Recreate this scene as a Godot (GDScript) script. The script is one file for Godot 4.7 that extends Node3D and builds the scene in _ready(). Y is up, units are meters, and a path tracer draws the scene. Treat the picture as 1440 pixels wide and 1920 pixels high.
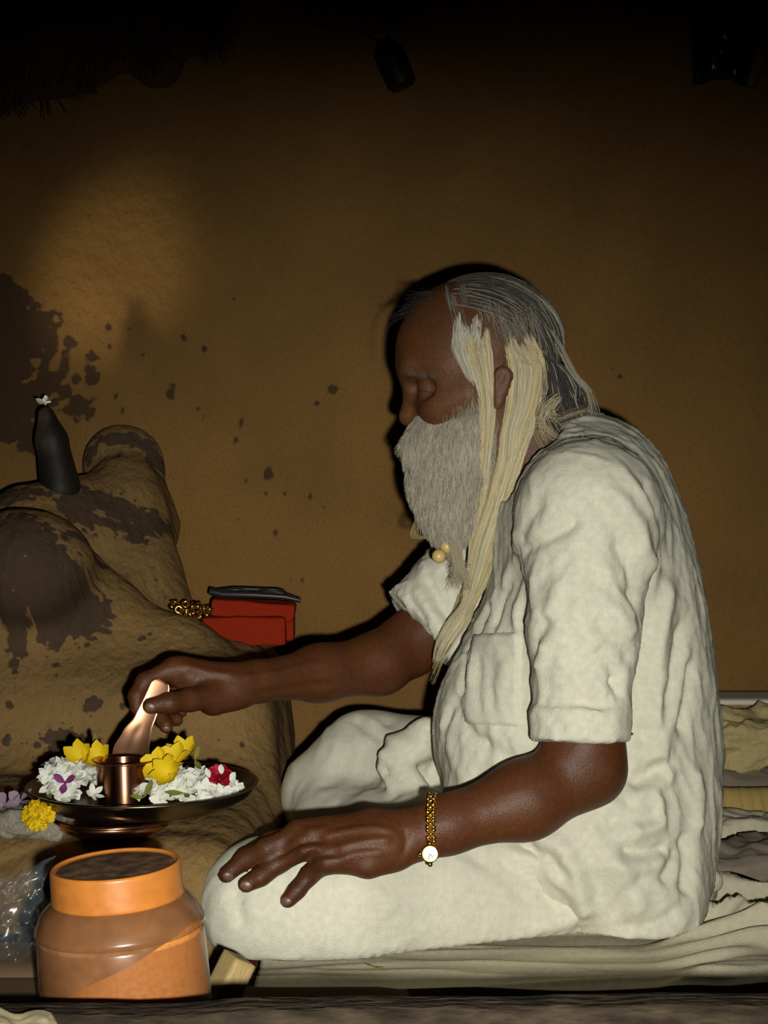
extends Node3D
# An old man seated on a sheet in a mud hut, ladling water from a copper cup; lit by the flash beside the lens.

const F := 3410.0            # focal length in pixels of the 1440x1920 frame
const EYE := Vector3(0.0, 0.565, 2.2)
const PITCH := 2.5
var fwd: Vector3
var upv: Vector3
var rng := RandomNumberGenerator.new()
var noise := FastNoiseLite.new()
var fine := FastNoiseLite.new()
var M := {}

# ---------------------------------------------------------------- layout
func P(px: float, py: float, d: float) -> Vector3:
	return EYE + (fwd + Vector3.RIGHT * ((px - 720.0) / F) + upv * ((960.0 - py) / F)) * d

func ray(px: float, py: float) -> Vector3:
	return fwd + Vector3.RIGHT * ((px - 720.0) / F) + upv * ((960.0 - py) / F)

# depth at which the line of sight of a pixel meets the level y
func depth_at_level(py: float, y: float) -> float:
	var r := ray(720, py)
	return (y - EYE.y) / r.y

# ---------------------------------------------------------------- signed distance fields
class Prim:
	var kind := 0              # 0 tapered capsule, 1 ellipsoid
	var a: Vector3
	var ba: Vector3
	var il := 0.0
	var ra := 0.0
	var rb := 0.0
	var k := 0.02
	var n := Vector3.ZERO      # flattening direction
	var s := 1.0
	var rad: Vector3
	var ended := false
	var end: Plane
	var ended2 := false
	var end2: Plane
	func d(p: Vector3) -> float:
		if kind == 1:
			var q := p - a
			var e := q / rad
			var k0 := e.length()
			var k1 := (e / rad).length()
			return k0 * (k0 - 1.0) / maxf(k1, 0.0001)
		var v := p - a
		if s != 1.0:
			v += n * (v.dot(n) * (s - 1.0))
		var h := clampf(v.dot(ba) * il, 0.0, 1.0)
		var out := (v - ba * h).length() - (ra + (rb - ra) * h)
		if ended:
			out = maxf(out, end.distance_to(p))
		if ended2:
			out = maxf(out, end2.distance_to(p))
		return out

class Field:
	var prims: Array[Prim] = []
	var subs: Array[Prim] = []
	var late: Array[Prim] = []            # added after the hollows
	var planes: Array[Plane] = []
	func cone(a: Vector3, b: Vector3, ra: float, rb: float, k := 0.02, n := Vector3.ZERO, s := 1.0) -> Field:
		var q := Prim.new()
		q.a = a
		q.ba = b - a
		q.ra = ra
		q.rb = rb
		q.k = k
		if s != 1.0:
			q.n = n.normalized()
			q.s = s
			q.ba += q.n * (q.ba.dot(q.n) * (s - 1.0))
		q.il = 1.0 / maxf(q.ba.length_squared(), 1e-9)
		prims.append(q)
		return self
	func ball(a: Vector3, rad: Vector3, k := 0.02) -> Field:
		var q := Prim.new()
		q.kind = 1
		q.a = a
		q.rad = rad
		q.k = k
		prims.append(q)
		return self
	func chain(pts: Array, rs: Array, k := 0.01) -> Field:
		for i in pts.size() - 1:
			cone(pts[i], pts[i + 1], rs[i], rs[i + 1], k)
		return self
	func ending(at: Vector3, n: Vector3) -> Field:    # cut the last primitive square
		prims[-1].ended = true
		prims[-1].end = Plane(n, at)
		return self
	func after() -> Field:
		late.append(prims.pop_back())
		return self
	func carve(k := 0.01) -> Field:          # turn the last primitive into a hollow
		var q: Prim = prims.pop_back()
		q.k = k
		subs.append(q)
		return self
	func at_list(p: Vector3, list: Array[Prim]) -> float:
		var d := 10.0
		for q in list:
			var e := q.d(p)
			var k := q.k
			var h := k - absf(d - e)
			d = minf(d, e)
			if h > 0.0:
				d -= h * h * 0.25 / k
		for q in subs:
			var e := -q.d(p)
			var k := q.k
			var h := k - absf(d - e)
			d = maxf(d, e)
			if h > 0.0:
				d += h * h * 0.25 / k
		for q in late:
			var e := q.d(p)
			var h := q.k - absf(d - e)
			d = minf(d, e)
			if h > 0.0:
				d -= h * h * 0.25 / q.k
		for pl in planes:
			d = maxf(d, pl.distance_to(p))
		return d
	func at(p: Vector3) -> float:
		return at_list(p, prims)
	func grad(p: Vector3) -> Vector3:
		var e := 0.002
		return Vector3(at(p + Vector3(e, 0, 0)) - at(p - Vector3(e, 0, 0)), at(p + Vector3(0, e, 0)) - at(p - Vector3(0, e, 0)), at(p + Vector3(0, 0, e)) - at(p - Vector3(0, 0, e))).normalized()

func hit(f: Field, px: float, py: float, d0 := 1.5, d1 := 3.0) -> float:
	var r := ray(px, py)
	var d := d0
	for i in 90:
		var e := f.at(EYE + r * d)
		if e < 0.0006:
			return d
		d += maxf(e * 0.7, 0.0006)
		if d > d1:
			return -1.0
	return d

# pixel -> point on the field, lifted off it by "lift" towards the outside; fallback depth if it misses
func on(f: Field, px: float, py: float, lift: float, fallback: float) -> Vector3:
	var d := hit(f, px, py)
	if d < 0.0:
		return P(px, py, fallback)
	var p := P(px, py, d)
	return p + f.grad(p) * lift

class Geo:
	var v := PackedVector3Array()
	var n := PackedVector3Array()
	var c := PackedColorArray()
	var uv := PackedVector2Array()
	var i := PackedInt32Array()
	func tri(a: int, b: int, d: int) -> void:
		i.append(a)
		i.append(b)
		i.append(d)
	func quad(a: int, b: int, d: int, e: int) -> void:
		tri(a, b, d)
		tri(a, d, e)
	func join(o: Geo) -> void:
		var base := v.size()
		v.append_array(o.v)
		n.append_array(o.n)
		c.append_array(o.c)
		uv.append_array(o.uv)
		for x in o.i:
			i.append(base + x)
	func normals() -> void:
		n.resize(v.size())
		n.fill(Vector3.ZERO)
		for t in range(0, i.size(), 3):
			var a := i[t]
			var b := i[t + 1]
			var d := i[t + 2]
			var x := (v[d] - v[a]).cross(v[b] - v[a])
			n[a] += x
			n[b] += x
			n[d] += x
		for t in n.size():
			n[t] = n[t].normalized()
	func smooth(times := 1) -> void:
		for rep in times:
			var s := PackedVector3Array()
			s.resize(v.size())
			var w := PackedFloat32Array()
			w.resize(v.size())
			for t in range(0, i.size(), 3):
				for e in 3:
					var a := i[t + e]
					var b := i[t + (e + 1) % 3]
					s[a] += v[b]
					w[a] += 1.0
					s[b] += v[a]
					w[b] += 1.0
			for t in v.size():
				if w[t] > 0.0:
					v[t] = v[t].lerp(s[t] / w[t], 0.5)
	func mesh() -> ArrayMesh:
		var arr := []
		arr.resize(Mesh.ARRAY_MAX)
		arr[Mesh.ARRAY_VERTEX] = v
		arr[Mesh.ARRAY_NORMAL] = n
		if c.size() == v.size() and c.size() > 0:
			arr[Mesh.ARRAY_COLOR] = c
		if uv.size() == v.size() and uv.size() > 0:
			arr[Mesh.ARRAY_TEX_UV] = uv
		arr[Mesh.ARRAY_INDEX] = i
		var m := ArrayMesh.new()
		m.add_surface_from_arrays(Mesh.PRIMITIVE_TRIANGLES, arr)
		return m

# surface nets over the cells near the surface
func net(f: Field, cell: float, lo: Vector3, hi: Vector3, smoothing := 1) -> Geo:
	const B := 6
	const N := 7
	var g := Geo.new()
	var size := cell * B
	var nb := Vector3i(ceili((hi.x - lo.x) / size), ceili((hi.y - lo.y) / size), ceili((hi.z - lo.z) / size))
	var half := size * 0.5 * 1.733
	var index := {}
	var edges := PackedInt64Array()
	var sample := PackedFloat32Array()
	sample.resize(N * N * N)
	var list: Array[Prim] = []
	for bz in nb.z:
		for by in nb.y:
			for bx in nb.x:
				var o := lo + Vector3(bx, by, bz) * size
				var mid := o + Vector3.ONE * (size * 0.5)
				list.clear()
				var best := 10.0
				var ds := PackedFloat32Array()
				for q in f.prims:
					var e := q.d(mid)
					ds.append(e)
					best = minf(best, e - q.k * 0.5)
				if best > half * 2.4:
					continue
				for t in ds.size():
					if ds[t] - f.prims[t].k * 1.5 < best + half * 4.0:
						list.append(f.prims[t])
				var dm := f.at_list(mid, list)
				if absf(dm) > half * 2.0 + 0.012:
					continue
				var t0 := 0
				var neg := 0
				for z in N:
					for y in N:
						for x in N:
							var e := f.at_list(o + Vector3(x, y, z) * cell, list)
							sample[t0] = e
							if e < 0.0:
								neg += 1
							t0 += 1
				if neg == 0 or neg == N * N * N:
					continue
				for z in B:
					for y in B:
						for x in B:
							var s0 := x + y * N + z * N * N
							var d0 := sample[s0]
							var d1 := sample[s0 + 1]
							var d2 := sample[s0 + N]
							var d3 := sample[s0 + N + 1]
							var d4 := sample[s0 + N * N]
							var d5 := sample[s0 + N * N + 1]
							var d6 := sample[s0 + N * N + N]
							var d7 := sample[s0 + N * N + N + 1]
							var m := int(d0 < 0.0) + int(d1 < 0.0) + int(d2 < 0.0) + int(d3 < 0.0) + int(d4 < 0.0) + int(d5 < 0.0) + int(d6 < 0.0) + int(d7 < 0.0)
							if m == 0 or m == 8:
								continue
							var sum := Vector3.ZERO
							var cnt := 0.0
							if (d0 < 0.0) != (d1 < 0.0):
								sum += Vector3(d0 / (d0 - d1), 0, 0)
								cnt += 1.0
							if (d2 < 0.0) != (d3 < 0.0):
								sum += Vector3(d2 / (d2 - d3), 1, 0)
								cnt += 1.0
							if (d4 < 0.0) != (d5 < 0.0):
								sum += Vector3(d4 / (d4 - d5), 0, 1)
								cnt += 1.0
							if (d6 < 0.0) != (d7 < 0.0):
								sum += Vector3(d6 / (d6 - d7), 1, 1)
								cnt += 1.0
							if (d0 < 0.0) != (d2 < 0.0):
								sum += Vector3(0, d0 / (d0 - d2), 0)
								cnt += 1.0
							if (d1 < 0.0) != (d3 < 0.0):
								sum += Vector3(1, d1 / (d1 - d3), 0)
								cnt += 1.0
							if (d4 < 0.0) != (d6 < 0.0):
								sum += Vector3(0, d4 / (d4 - d6), 1)
								cnt += 1.0
							if (d5 < 0.0) != (d7 < 0.0):
								sum += Vector3(1, d5 / (d5 - d7), 1)
								cnt += 1.0
							if (d0 < 0.0) != (d4 < 0.0):
								sum += Vector3(0, 0, d0 / (d0 - d4))
								cnt += 1.0
							if (d1 < 0.0) != (d5 < 0.0):
								sum += Vector3(1, 0, d1 / (d1 - d5))
								cnt += 1.0
							if (d2 < 0.0) != (d6 < 0.0):
								sum += Vector3(0, 1, d2 / (d2 - d6))
								cnt += 1.0
							if (d3 < 0.0) != (d7 < 0.0):
								sum += Vector3(1, 1, d3 / (d3 - d7))
								cnt += 1.0
							var key := (bx * B + x) + ((by * B + y) << 16) + ((bz * B + z) << 32)
							index[key] = g.v.size()
							g.v.append(o + (Vector3(x, y, z) + sum / cnt) * cell)
							if (d0 < 0.0) != (d1 < 0.0):
								edges.append(key)
								edges.append(0 if d0 < 0.0 else 3)
							if (d0 < 0.0) != (d2 < 0.0):
								edges.append(key)
								edges.append(1 if d0 < 0.0 else 4)
							if (d0 < 0.0) != (d4 < 0.0):
								edges.append(key)
								edges.append(2 if d0 < 0.0 else 5)
	const SX := 1
	const SY := 1 << 16
	const SZ := 1 << 32
	for t in range(0, edges.size(), 2):
		var key := edges[t]
		var ax := edges[t + 1]
		var s1 := SY
		var s2 := SZ
		if ax % 3 == 1:
			s1 = SZ
			s2 = SX
		elif ax % 3 == 2:
			s1 = SX
			s2 = SY
		var a: int = index.get(key - s1 - s2, -1)
		var b: int = index.get(key - s2, -1)
		var c: int = index.get(key, -1)
		var d: int = index.get(key - s1, -1)
		if a < 0 or b < 0 or c < 0 or d < 0:
			continue
		if ax < 3:
			g.quad(a, d, c, b)
		else:
			g.quad(a, b, c, d)
	g.smooth(smoothing)
	g.normals()
	return g

# ---------------------------------------------------------------- shape helpers
func lathe(profile: Array, seg := 40) -> Geo:        # profile of Vector2(radius, height), from bottom outside to the end
	var g := Geo.new()
	var m := profile.size()
	for i in m:
		for j in seg + 1:
			var a := TAU * j / seg
			g.v.append(Vector3(cos(a) * profile[i].x, profile[i].y, sin(a) * profile[i].x))
			g.uv.append(Vector2(float(j) / seg, float(i) / (m - 1)))
	for i in m - 1:
		for j in seg:
			var a := i * (seg + 1) + j
			g.quad(a, a + 1, a + seg + 2, a + seg + 1)
	g.normals()
	for i in m:                                      # weld the seam's normals
		var a := i * (seg + 1)
		var x := (g.n[a] + g.n[a + seg]).normalized()
		g.n[a] = x
		g.n[a + seg] = x
	return g

func curve(pts: Array, t: float) -> Variant:         # Catmull-Rom through Vector3 points, t in 0..1
	var n := pts.size() - 1
	var x := clampf(t, 0.0, 1.0) * n
	var i := mini(int(x), n - 1)
	var a = pts[maxi(i - 1, 0)]
	var b = pts[i]
	var c = pts[i + 1]
	var d = pts[mini(i + 2, n)]
	return b.cubic_interpolate(c, a, d, x - i)

func tube(g: Geo, pts: Array, r0: float, r1: float, sides := 3, col := Color.WHITE, cap := false) -> void:
	var base := g.v.size()
	var n := pts.size()
	var side := Vector3.ZERO
	for i in n:
		var t: Vector3 = (pts[mini(i + 1, n - 1)] - pts[maxi(i - 1, 0)]).normalized()
		if i == 0:
			side = t.cross(Vector3(0.31, 0.2, 0.93)).normalized()
		side = (side - t * side.dot(t)).normalized()
		var b := t.cross(side)
		var r := lerpf(r0, r1, float(i) / (n - 1))
		if sides == 3 and i == 0:
			r *= 0.2                                   # hair tapers at its root
		for j in sides:
			var a := TAU * j / sides
			var q := side * cos(a) + b * sin(a)
			g.v.append(pts[i] + q * r)
			g.n.append(q)
			g.c.append(col)
	for i in n - 1:
		for j in sides:
			var a := base + i * sides + j
			var b := base + i * sides + (j + 1) % sides
			g.quad(a, a + sides, b + sides, b)
	if cap:
		for j in range(1, sides - 1):
			g.tri(base, base + j, base + j + 1)
			var e := base + (n - 1) * sides
			g.tri(e, e + j + 1, e + j)

# a rounded box whose faces bulge and crumple
func soft_box(size: Vector3, round_: float, crumple: float, freq: float, seed_: float, res := 14, squash := 0.0) -> Geo:
	var g := Geo.new()
	for face in 6:
		var base := g.v.size()
		for i in res + 1:
			for j in res + 1:
				var u := 2.0 * i / res - 1.0
				var w := 2.0 * j / res - 1.0
				var p: Vector3
				match face:
					0: p = Vector3(1, u, w)
					1: p = Vector3(-1, w, u)
					2: p = Vector3(w, 1, u)
					3: p = Vector3(u, -1, w)
					4: p = Vector3(u, w, 1)
					5: p = Vector3(w, u, -1)
				var h := size * 0.5
				var q := p * h
				var inner := Vector3(clampf(q.x, -h.x + round_, h.x - round_), clampf(q.y, -h.y + round_, h.y - round_), clampf(q.z, -h.z + round_, h.z - round_))
				var dir := (q - inner)
				var nn := dir.normalized() if dir.length() > 1e-6 else p.normalized()
				if dir.length() > 1e-6:
					q = inner + nn * round_
				if crumple > 0.0:
					var s := q * freq + Vector3(seed_, seed_ * 0.7, -seed_)
					q += p.normalized() * noise.get_noise_3dv(s * 100.0) * crumple
					q += p.normalized() * noise.get_noise_3dv(s * 230.0) * crumple * 0.4
				g.v.append(q)
		for i in res:
			for j in res:
				var a := base + i * (res + 1) + j
				g.quad(a, a + 1, a + res + 2, a + res + 1)
	# share normals along the seams
	g.normals()
	var acc := {}
	for t in g.v.size():
		var key := Vector3i((g.v[t] * 20000.0).round())
		acc[key] = acc.get(key, Vector3.ZERO) + g.n[t]
	for t in g.v.size():
		g.n[t] = acc[Vector3i((g.v[t] * 20000.0).round())].normalized()
	return g

# ---------------------------------------------------------------- nodes
var taken := {}
func numbered(called: String) -> String:
	var k: int = taken.get(called, 0)
	taken[called] = k + 1
	return called if k == 0 else "%s_%03d" % [called, k]

func tag(o: Node, label := "", category := "", group := "", kind := "") -> Node:
	if label: o.set_meta("label", label)
	if category: o.set_meta("category", category)
	if group: o.set_meta("group", group)
	if kind: o.set_meta("kind", kind)
	return o

func thing(called: String, at: Vector3, label: String, category: String, group := "") -> Node3D:
	var o := Node3D.new()
	o.name = numbered(called)
	o.position = at
	add_child(o)
	tag(o, label, category, group)
	return o

func put(called: String, mesh: Mesh, mat: Material, parent: Node = null, at := Vector3.ZERO) -> MeshInstance3D:
	var o := MeshInstance3D.new()
	o.mesh = mesh
	o.material_override = mat
	o.position = at
	if parent:
		o.name = called
		parent.add_child(o, true)
	else:
		o.name = numbered(called)
		add_child(o)
	return o

# a mesh in world places as a part of a thing that stands elsewhere
func part(called: String, g: Geo, mat: Material, parent: Node3D) -> MeshInstance3D:
	var shift := parent.position
	var pp := parent.get_parent()
	if pp is Node3D and pp != self:
		shift += pp.position
	for t in g.v.size():
		g.v[t] -= shift
	return put(called, g.mesh(), mat, parent)

func lin(r: float, g: float, b: float) -> Color:
	return Color(r, g, b).linear_to_srgb()

func mat(col: Color, rough := 0.8, metal := 0.0, spec := 0.5) -> StandardMaterial3D:
	var m := StandardMaterial3D.new()
	m.albedo_color = col
	m.roughness = rough
	m.metallic = metal
	m.metallic_specular = spec
	return m

func noise_tex(freq: float, seed_: int, lo: float, hi: float, size := 512, octaves := 4) -> NoiseTexture2D:
	var t := NoiseTexture2D.new()
	var f := FastNoiseLite.new()
	f.seed = seed_
	f.frequency = freq
	f.fractal_octaves = octaves
	t.noise = f
	t.width = size
	t.height = size
	t.seamless = true
	var ramp := Gradient.new()
	ramp.set_color(0, Color(lo, lo, lo))
	ramp.set_color(1, Color(hi, hi, hi))
	t.color_ramp = ramp
	return t

func tri(m: StandardMaterial3D, scale: float) -> StandardMaterial3D:
	m.uv1_triplanar = true
	m.uv1_scale = Vector3.ONE * scale
	return m

# ---------------------------------------------------------------- mud with wet stains (what the stains are: matter, copied where it lies)
func mud_texture(w: int, h: int, lo: Vector2, hi: Vector2, blobs: Array, seed_: int, base := Vector3(0.196, 0.103, 0.026)) -> ImageTexture:
	var a := FastNoiseLite.new()
	a.seed = seed_
	a.frequency = 0.006
	a.fractal_octaves = 5
	var coarse := a.get_image(w, h, false, false, false)
	a.frequency = 0.28
	a.fractal_octaves = 2
	a.seed = seed_ + 5
	var grain := a.get_image(w, h, false, false, false)
	var cd := coarse.get_data()
	var gd := grain.get_data()
	var wet := PackedFloat32Array()
	wet.resize(w * h)
	var per := Vector2(w, h) / (hi - lo)
	var edge := FastNoiseLite.new()
	edge.seed = 4
	edge.frequency = 0.035
	edge.fractal_octaves = 3
	for b in blobs:                                   # [centre, rx, ry, strength, turn]
		var cx: float = (b[0].x - lo.x) * per.x
		var cy: float = (hi.y - b[0].y) * per.y
		var rx: float = maxf(b[1] * per.x, 0.6)
		var ry: float = maxf(b[2] * per.y, 0.6)
		var big := maxf(rx, ry) * 1.6 + 2.0
		var ct := cos(b[4])
		var sn := sin(b[4])
		for y in range(maxi(0, int(cy - big)), mini(h, int(cy + big) + 1)):
			for x in range(maxi(0, int(cx - big)), mini(w, int(cx + big) + 1)):
				var dx := x - cx
				var dy := y - cy
				var u := (dx * ct + dy * sn) / rx
				var v := (-dx * sn + dy * ct) / ry
				var d := sqrt(u * u + v * v) + edge.get_noise_2d(x * 1.6, y * 1.6) * 0.75
				var k: float = clampf((1.12 - d) * minf(rx, ry) * 0.55, 0.0, 1.0) * b[3]
				if k > wet[y * w + x]:
					wet[y * w + x] = k
	var out := PackedByteArray()
	out.resize(w * h * 3)
	for t in w * h:
		var m := 0.80 + 0.40 * cd[t] / 255.0
		m *= 0.82 + 0.36 * gd[t] / 255.0
		var k := 1.0 - 0.70 * wet[t]
		m *= k
		# linear mud colour to sRGB by a square root like curve
		out[t * 3] = mini(255, int(255.0 * pow(base.x * m, 0.4545)))
		out[t * 3 + 1] = mini(255, int(255.0 * pow(base.y * m, 0.4545)))
		out[t * 3 + 2] = mini(255, int(255.0 * pow(base.z * m * (1.0 + 0.6 * wet[t]), 0.4545)))
	return ImageTexture.create_from_image(Image.create_from_data(w, h, false, Image.FORMAT_RGB8, out))

func mud_material(tex: Texture2D, size_m: float) -> StandardMaterial3D:
	var m := StandardMaterial3D.new()
	m.albedo_texture = tex
	m.roughness = 0.88
	m.metallic_specular = 0.3
	m.heightmap_enabled = true
	m.heightmap_scale = 0.35
	m.heightmap_texture = noise_tex(0.05, 31, 0.0, 1.0, 1024, 5)
	return m

func _ready() -> void:
	fwd = Vector3(0, -sin(deg_to_rad(PITCH)), -cos(deg_to_rad(PITCH)))
	upv = Vector3(0, cos(deg_to_rad(PITCH)), -sin(deg_to_rad(PITCH)))
	rng.seed = 7
	noise.seed = 3
	noise.frequency = 0.01
	noise.fractal_octaves = 3
	fine.seed = 9
	fine.frequency = 0.01
	fine.fractal_octaves = 2
	# camera
	var cam := Camera3D.new()
	cam.name = "camera"
	cam.fov = rad_to_deg(2.0 * atan(960.0 / F))
	cam.near = 0.05
	add_child(cam)
	cam.position = EYE
	cam.rotation_degrees.x = -PITCH
	cam.current = true
	# night inside a closed hut
	var env := Environment.new()
	env.background_mode = Environment.BG_COLOR
	env.background_color = Color(0.004, 0.004, 0.005)
	env.tonemap_mode = Environment.TONE_MAPPER_LINEAR
	env.tonemap_exposure = 1.0
	env.sdfgi_enabled = true
	env.ssao_enabled = true
	env.ssil_enabled = true
	var we := WorldEnvironment.new()
	we.name = "world"
	we.environment = env
	add_child(we)
	# the camera's flash, right of and below the lens: its reflector throws a beam wider than it is high
	for side in [-1.0, 1.0]:
		var flash := SpotLight3D.new()
		flash.name = "camera_flash" if side < 0.0 else "camera_flash_001"
		flash.light_color = Color(1.0, 0.985, 0.94)
		flash.light_energy = 2.35
		flash.light_size = 0.012
		flash.spot_range = 12.0
		flash.spot_attenuation = 2.0
		flash.spot_angle = 23.8
		flash.spot_angle_attenuation = 1.0
		flash.shadow_enabled = true
		add_child(flash)
		flash.position = EYE + Vector3(0.055 + 0.004 * side, -0.048, 0.0)
		flash.look_at(P(720.0 + 300.0 * side, 1440, 2.2))
	var t0 := Time.get_ticks_msec()
	materials()
	room()
	print("room ", Time.get_ticks_msec() - t0)
	altar()
	print("altar ", Time.get_ticks_msec() - t0)
	person()
	print("person ", Time.get_ticks_msec() - t0)
	bedding()
	print("bedding ", Time.get_ticks_msec() - t0)
	offerings()
	foreground()
	hung_things()
	bounce_helper()
	print("all ", Time.get_ticks_msec() - t0)

func materials() -> void:
	var cloth := mat(lin(0.67, 0.66, 0.535), 0.95, 0.0, 0.2)
	cloth.heightmap_enabled = true
	cloth.heightmap_scale = 0.06
	cloth.heightmap_texture = noise_tex(0.12, 3, 0.0, 1.0, 512, 3)
	cloth.albedo_texture = noise_tex(0.03, 8, 0.9, 1.0, 512, 5)
	M.cloth = tri(cloth, 6.0)
	var sheet: StandardMaterial3D = cloth.duplicate()
	sheet.albedo_color = lin(0.55, 0.51, 0.37)
	M.sheet = sheet
	var skin := mat(Color.WHITE, 0.52, 0.0, 0.4)
	skin.vertex_color_use_as_albedo = true
	skin.heightmap_enabled = true
	skin.heightmap_scale = 0.035
	skin.heightmap_texture = noise_tex(0.05, 12, 0.0, 1.0, 512, 3)
	skin.albedo_texture = noise_tex(0.02, 18, 0.8, 1.0, 512, 5)
	M.skin = tri(skin, 12.0)
	var hair := mat(Color.WHITE, 0.6, 0.0, 0.4)
	hair.vertex_color_use_as_albedo = true
	M.hair = hair
	M.copper = mat(lin(0.78, 0.36, 0.19), 0.3, 1.0)
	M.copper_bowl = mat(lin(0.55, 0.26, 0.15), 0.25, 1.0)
	M.steel = mat(lin(0.22, 0.18, 0.13), 0.3, 1.0)
	M.gold = mat(lin(0.9, 0.58, 0.12), 0.22, 1.0)

# ================================================================ the hut
func room() -> void:
	var zw := EYE.z - 2.95
	# back wall: uneven mud plaster
	var lo := Vector2(-2.2, -0.12)
	var hi := Vector2(2.2, 2.2)
	var tlo := Vector2(-0.80, -0.12)          # the stretch that carries the copied stains
	var thi := Vector2(0.80, 1.60)
	var blobs := wall_stains(zw)
	var tex := mud_texture(1024, 1100, tlo, thi, blobs, 21)
	var g := Geo.new()
	var nx := 150
	var ny := 90
	for j in ny + 1:
		for i in nx + 1:
			var x := lerpf(lo.x, hi.x, float(i) / nx)
			var y := lerpf(lo.y, hi.y, float(j) / ny)
			var z := zw + noise.get_noise_3d(x * 160.0, y * 160.0, 5.0) * 0.012 + noise.get_noise_3d(x * 600.0, y * 600.0, 9.0) * 0.003
			g.v.append(Vector3(x, y, z))
			g.uv.append(Vector2((x - tlo.x) / (thi.x - tlo.x), (thi.y - y) / (thi.y - tlo.y)))
	for j in ny:
		for i in nx:
			var a := j * (nx + 1) + i
			g.quad(a, a + nx + 1, a + nx + 2, a + 1)
	# its thickness
	var front := g.v.size()
	for q in [Vector3(lo.x, lo.y, zw - 0.25), Vector3(hi.x, lo.y, zw - 0.25), Vector3(hi.x, hi.y, zw - 0.25), Vector3(lo.x, hi.y, zw - 0.25)]:
		g.v.append(q)
		g.uv.append(Vector2(0.5, 0.5))
	g.quad(front, front + 1, front + 2, front + 3)
	g.normals()
	var m := mud_material(tex, 1.6)
	m.texture_repeat = true
	M.mud_wall = m
	tag(put("wall_back", g.mesh(), m), "rough ochre mud plaster wall with dark splashes at the left", "", "", "structure")
	var plain := mat(lin(0.23, 0.125, 0.04), 0.95, 0.0, 0.2)
	plain.albedo_texture = noise_tex(0.02, 40, 0.6, 1.0)
	tri(plain, 1.5)
	M.mud_plain = plain
	var earth := mat(lin(0.16, 0.10, 0.05), 0.95, 0.0, 0.2)
	earth.albedo_texture = noise_tex(0.03, 44, 0.5, 1.0)
	tri(earth, 2.0)
	M.earth = earth
	for w in [["wall_left", Vector3(-2.3, 1.04, 1.3), Vector3(0.2, 2.32, 4.4)], ["wall_right", Vector3(2.3, 1.04, 1.3), Vector3(0.2, 2.32, 4.4)], ["wall_front", Vector3(0, 1.04, 3.5), Vector3(4.4, 2.32, 0.2)]]:
		tag(put(w[0], soft_box(w[2], 0.02, 0.01, 1.0, 3.0, 10).mesh(), plain, null, w[1]), "plain mud wall of the hut", "", "", "structure")
	tag(put("ceiling", soft_box(Vector3(4.8, 0.15, 4.8), 0.02, 0.01, 1.0, 5.0, 10).mesh(), earth, null, Vector3(0, 2.27, 1.2)), "dark ceiling of the hut", "", "", "structure")
	tag(put("floor", soft_box(Vector3(4.6, 0.1, 4.6), 0.01, 0.004, 1.0, 8.0, 24).mesh(), earth, null, Vector3(0, -0.084, 1.25)), "trodden earth floor", "", "", "structure")

func wall_stains(zw: float) -> Array:
	var d := EYE.z - zw
	var out := []
	var s := d / F
	var list := [[345, 633, 6, 6], [383, 655, 7, 7], [320, 735, 9, 14], [622, 730, 9, 10], [595, 755, 6, 6], [452, 792, 6, 11], [440, 825, 6, 10], [502, 888, 9, 11],
		[460, 902, 4, 5], [497, 925, 4, 5], [533, 925, 4, 5], [581, 928, 5, 9], [606, 950, 4, 4], [515, 997, 5, 7], [445, 972, 4, 4], [371, 765, 4, 5], [380, 785, 3, 8], [525, 800, 3, 3],
		[217, 743, 5, 9], [229, 770, 5, 10], [176, 668, 13, 10], [174, 705, 15, 18], [145, 710, 9, 12], [132, 640, 13, 12], [205, 612, 6, 8], [207, 650, 6, 8], [268, 665, 4, 4], [266, 735, 3, 4],
		[152, 762, 22, 26], [122, 733, 14, 14], [128, 768, 12, 10], [440, 560, 3, 3], [242, 618, 3, 4], [565, 1088, 4, 6], [545, 1085, 3, 4], [1160, 705, 5, 5], [1148, 690, 4, 3],
		[30, 600, 40, 50], [75, 610, 36, 30], [20, 680, 45, 70], [95, 655, 12, 55], [120, 690, 10, 40], [40, 760, 60, 40], [85, 720, 35, 22], [20, 800, 45, 30], [60, 640, 30, 40], [60, 830, 30, 20],
		[10, 540, 14, 30], [40, 560, 25, 20]]
	for b in list:
		var p := P(b[0], b[1], d)
		out.append([Vector2(p.x, p.y), b[2] * s, b[3] * s, 1.0, 0.3 if b[2] < 20 else 0.0])
	var r := RandomNumberGenerator.new()
	r.seed = 77
	for i in 220:
		var px := r.randf_range(60, 640)
		var py := r.randf_range(560, 1120)
		var near := clampf(1.0 - (px - 60.0) / 620.0, 0.15, 1.0)
		var rad := r.randf_range(0.8, 2.6) * near + 0.5
		var p := P(px, py, d)
		out.append([Vector2(p.x, p.y), rad * s, rad * s * r.randf_range(0.9, 1.8), r.randf_range(0.5, 1.0), r.randf_range(-0.4, 0.4)])
	for i in 40:
		var p := P(r.randf_range(650, 1440), r.randf_range(250, 1300), d)
		var rad := r.randf_range(0.6, 1.8)
		out.append([Vector2(p.x, p.y), rad * s, rad * s, r.randf_range(0.3, 0.8), 0.0])
	return out

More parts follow.
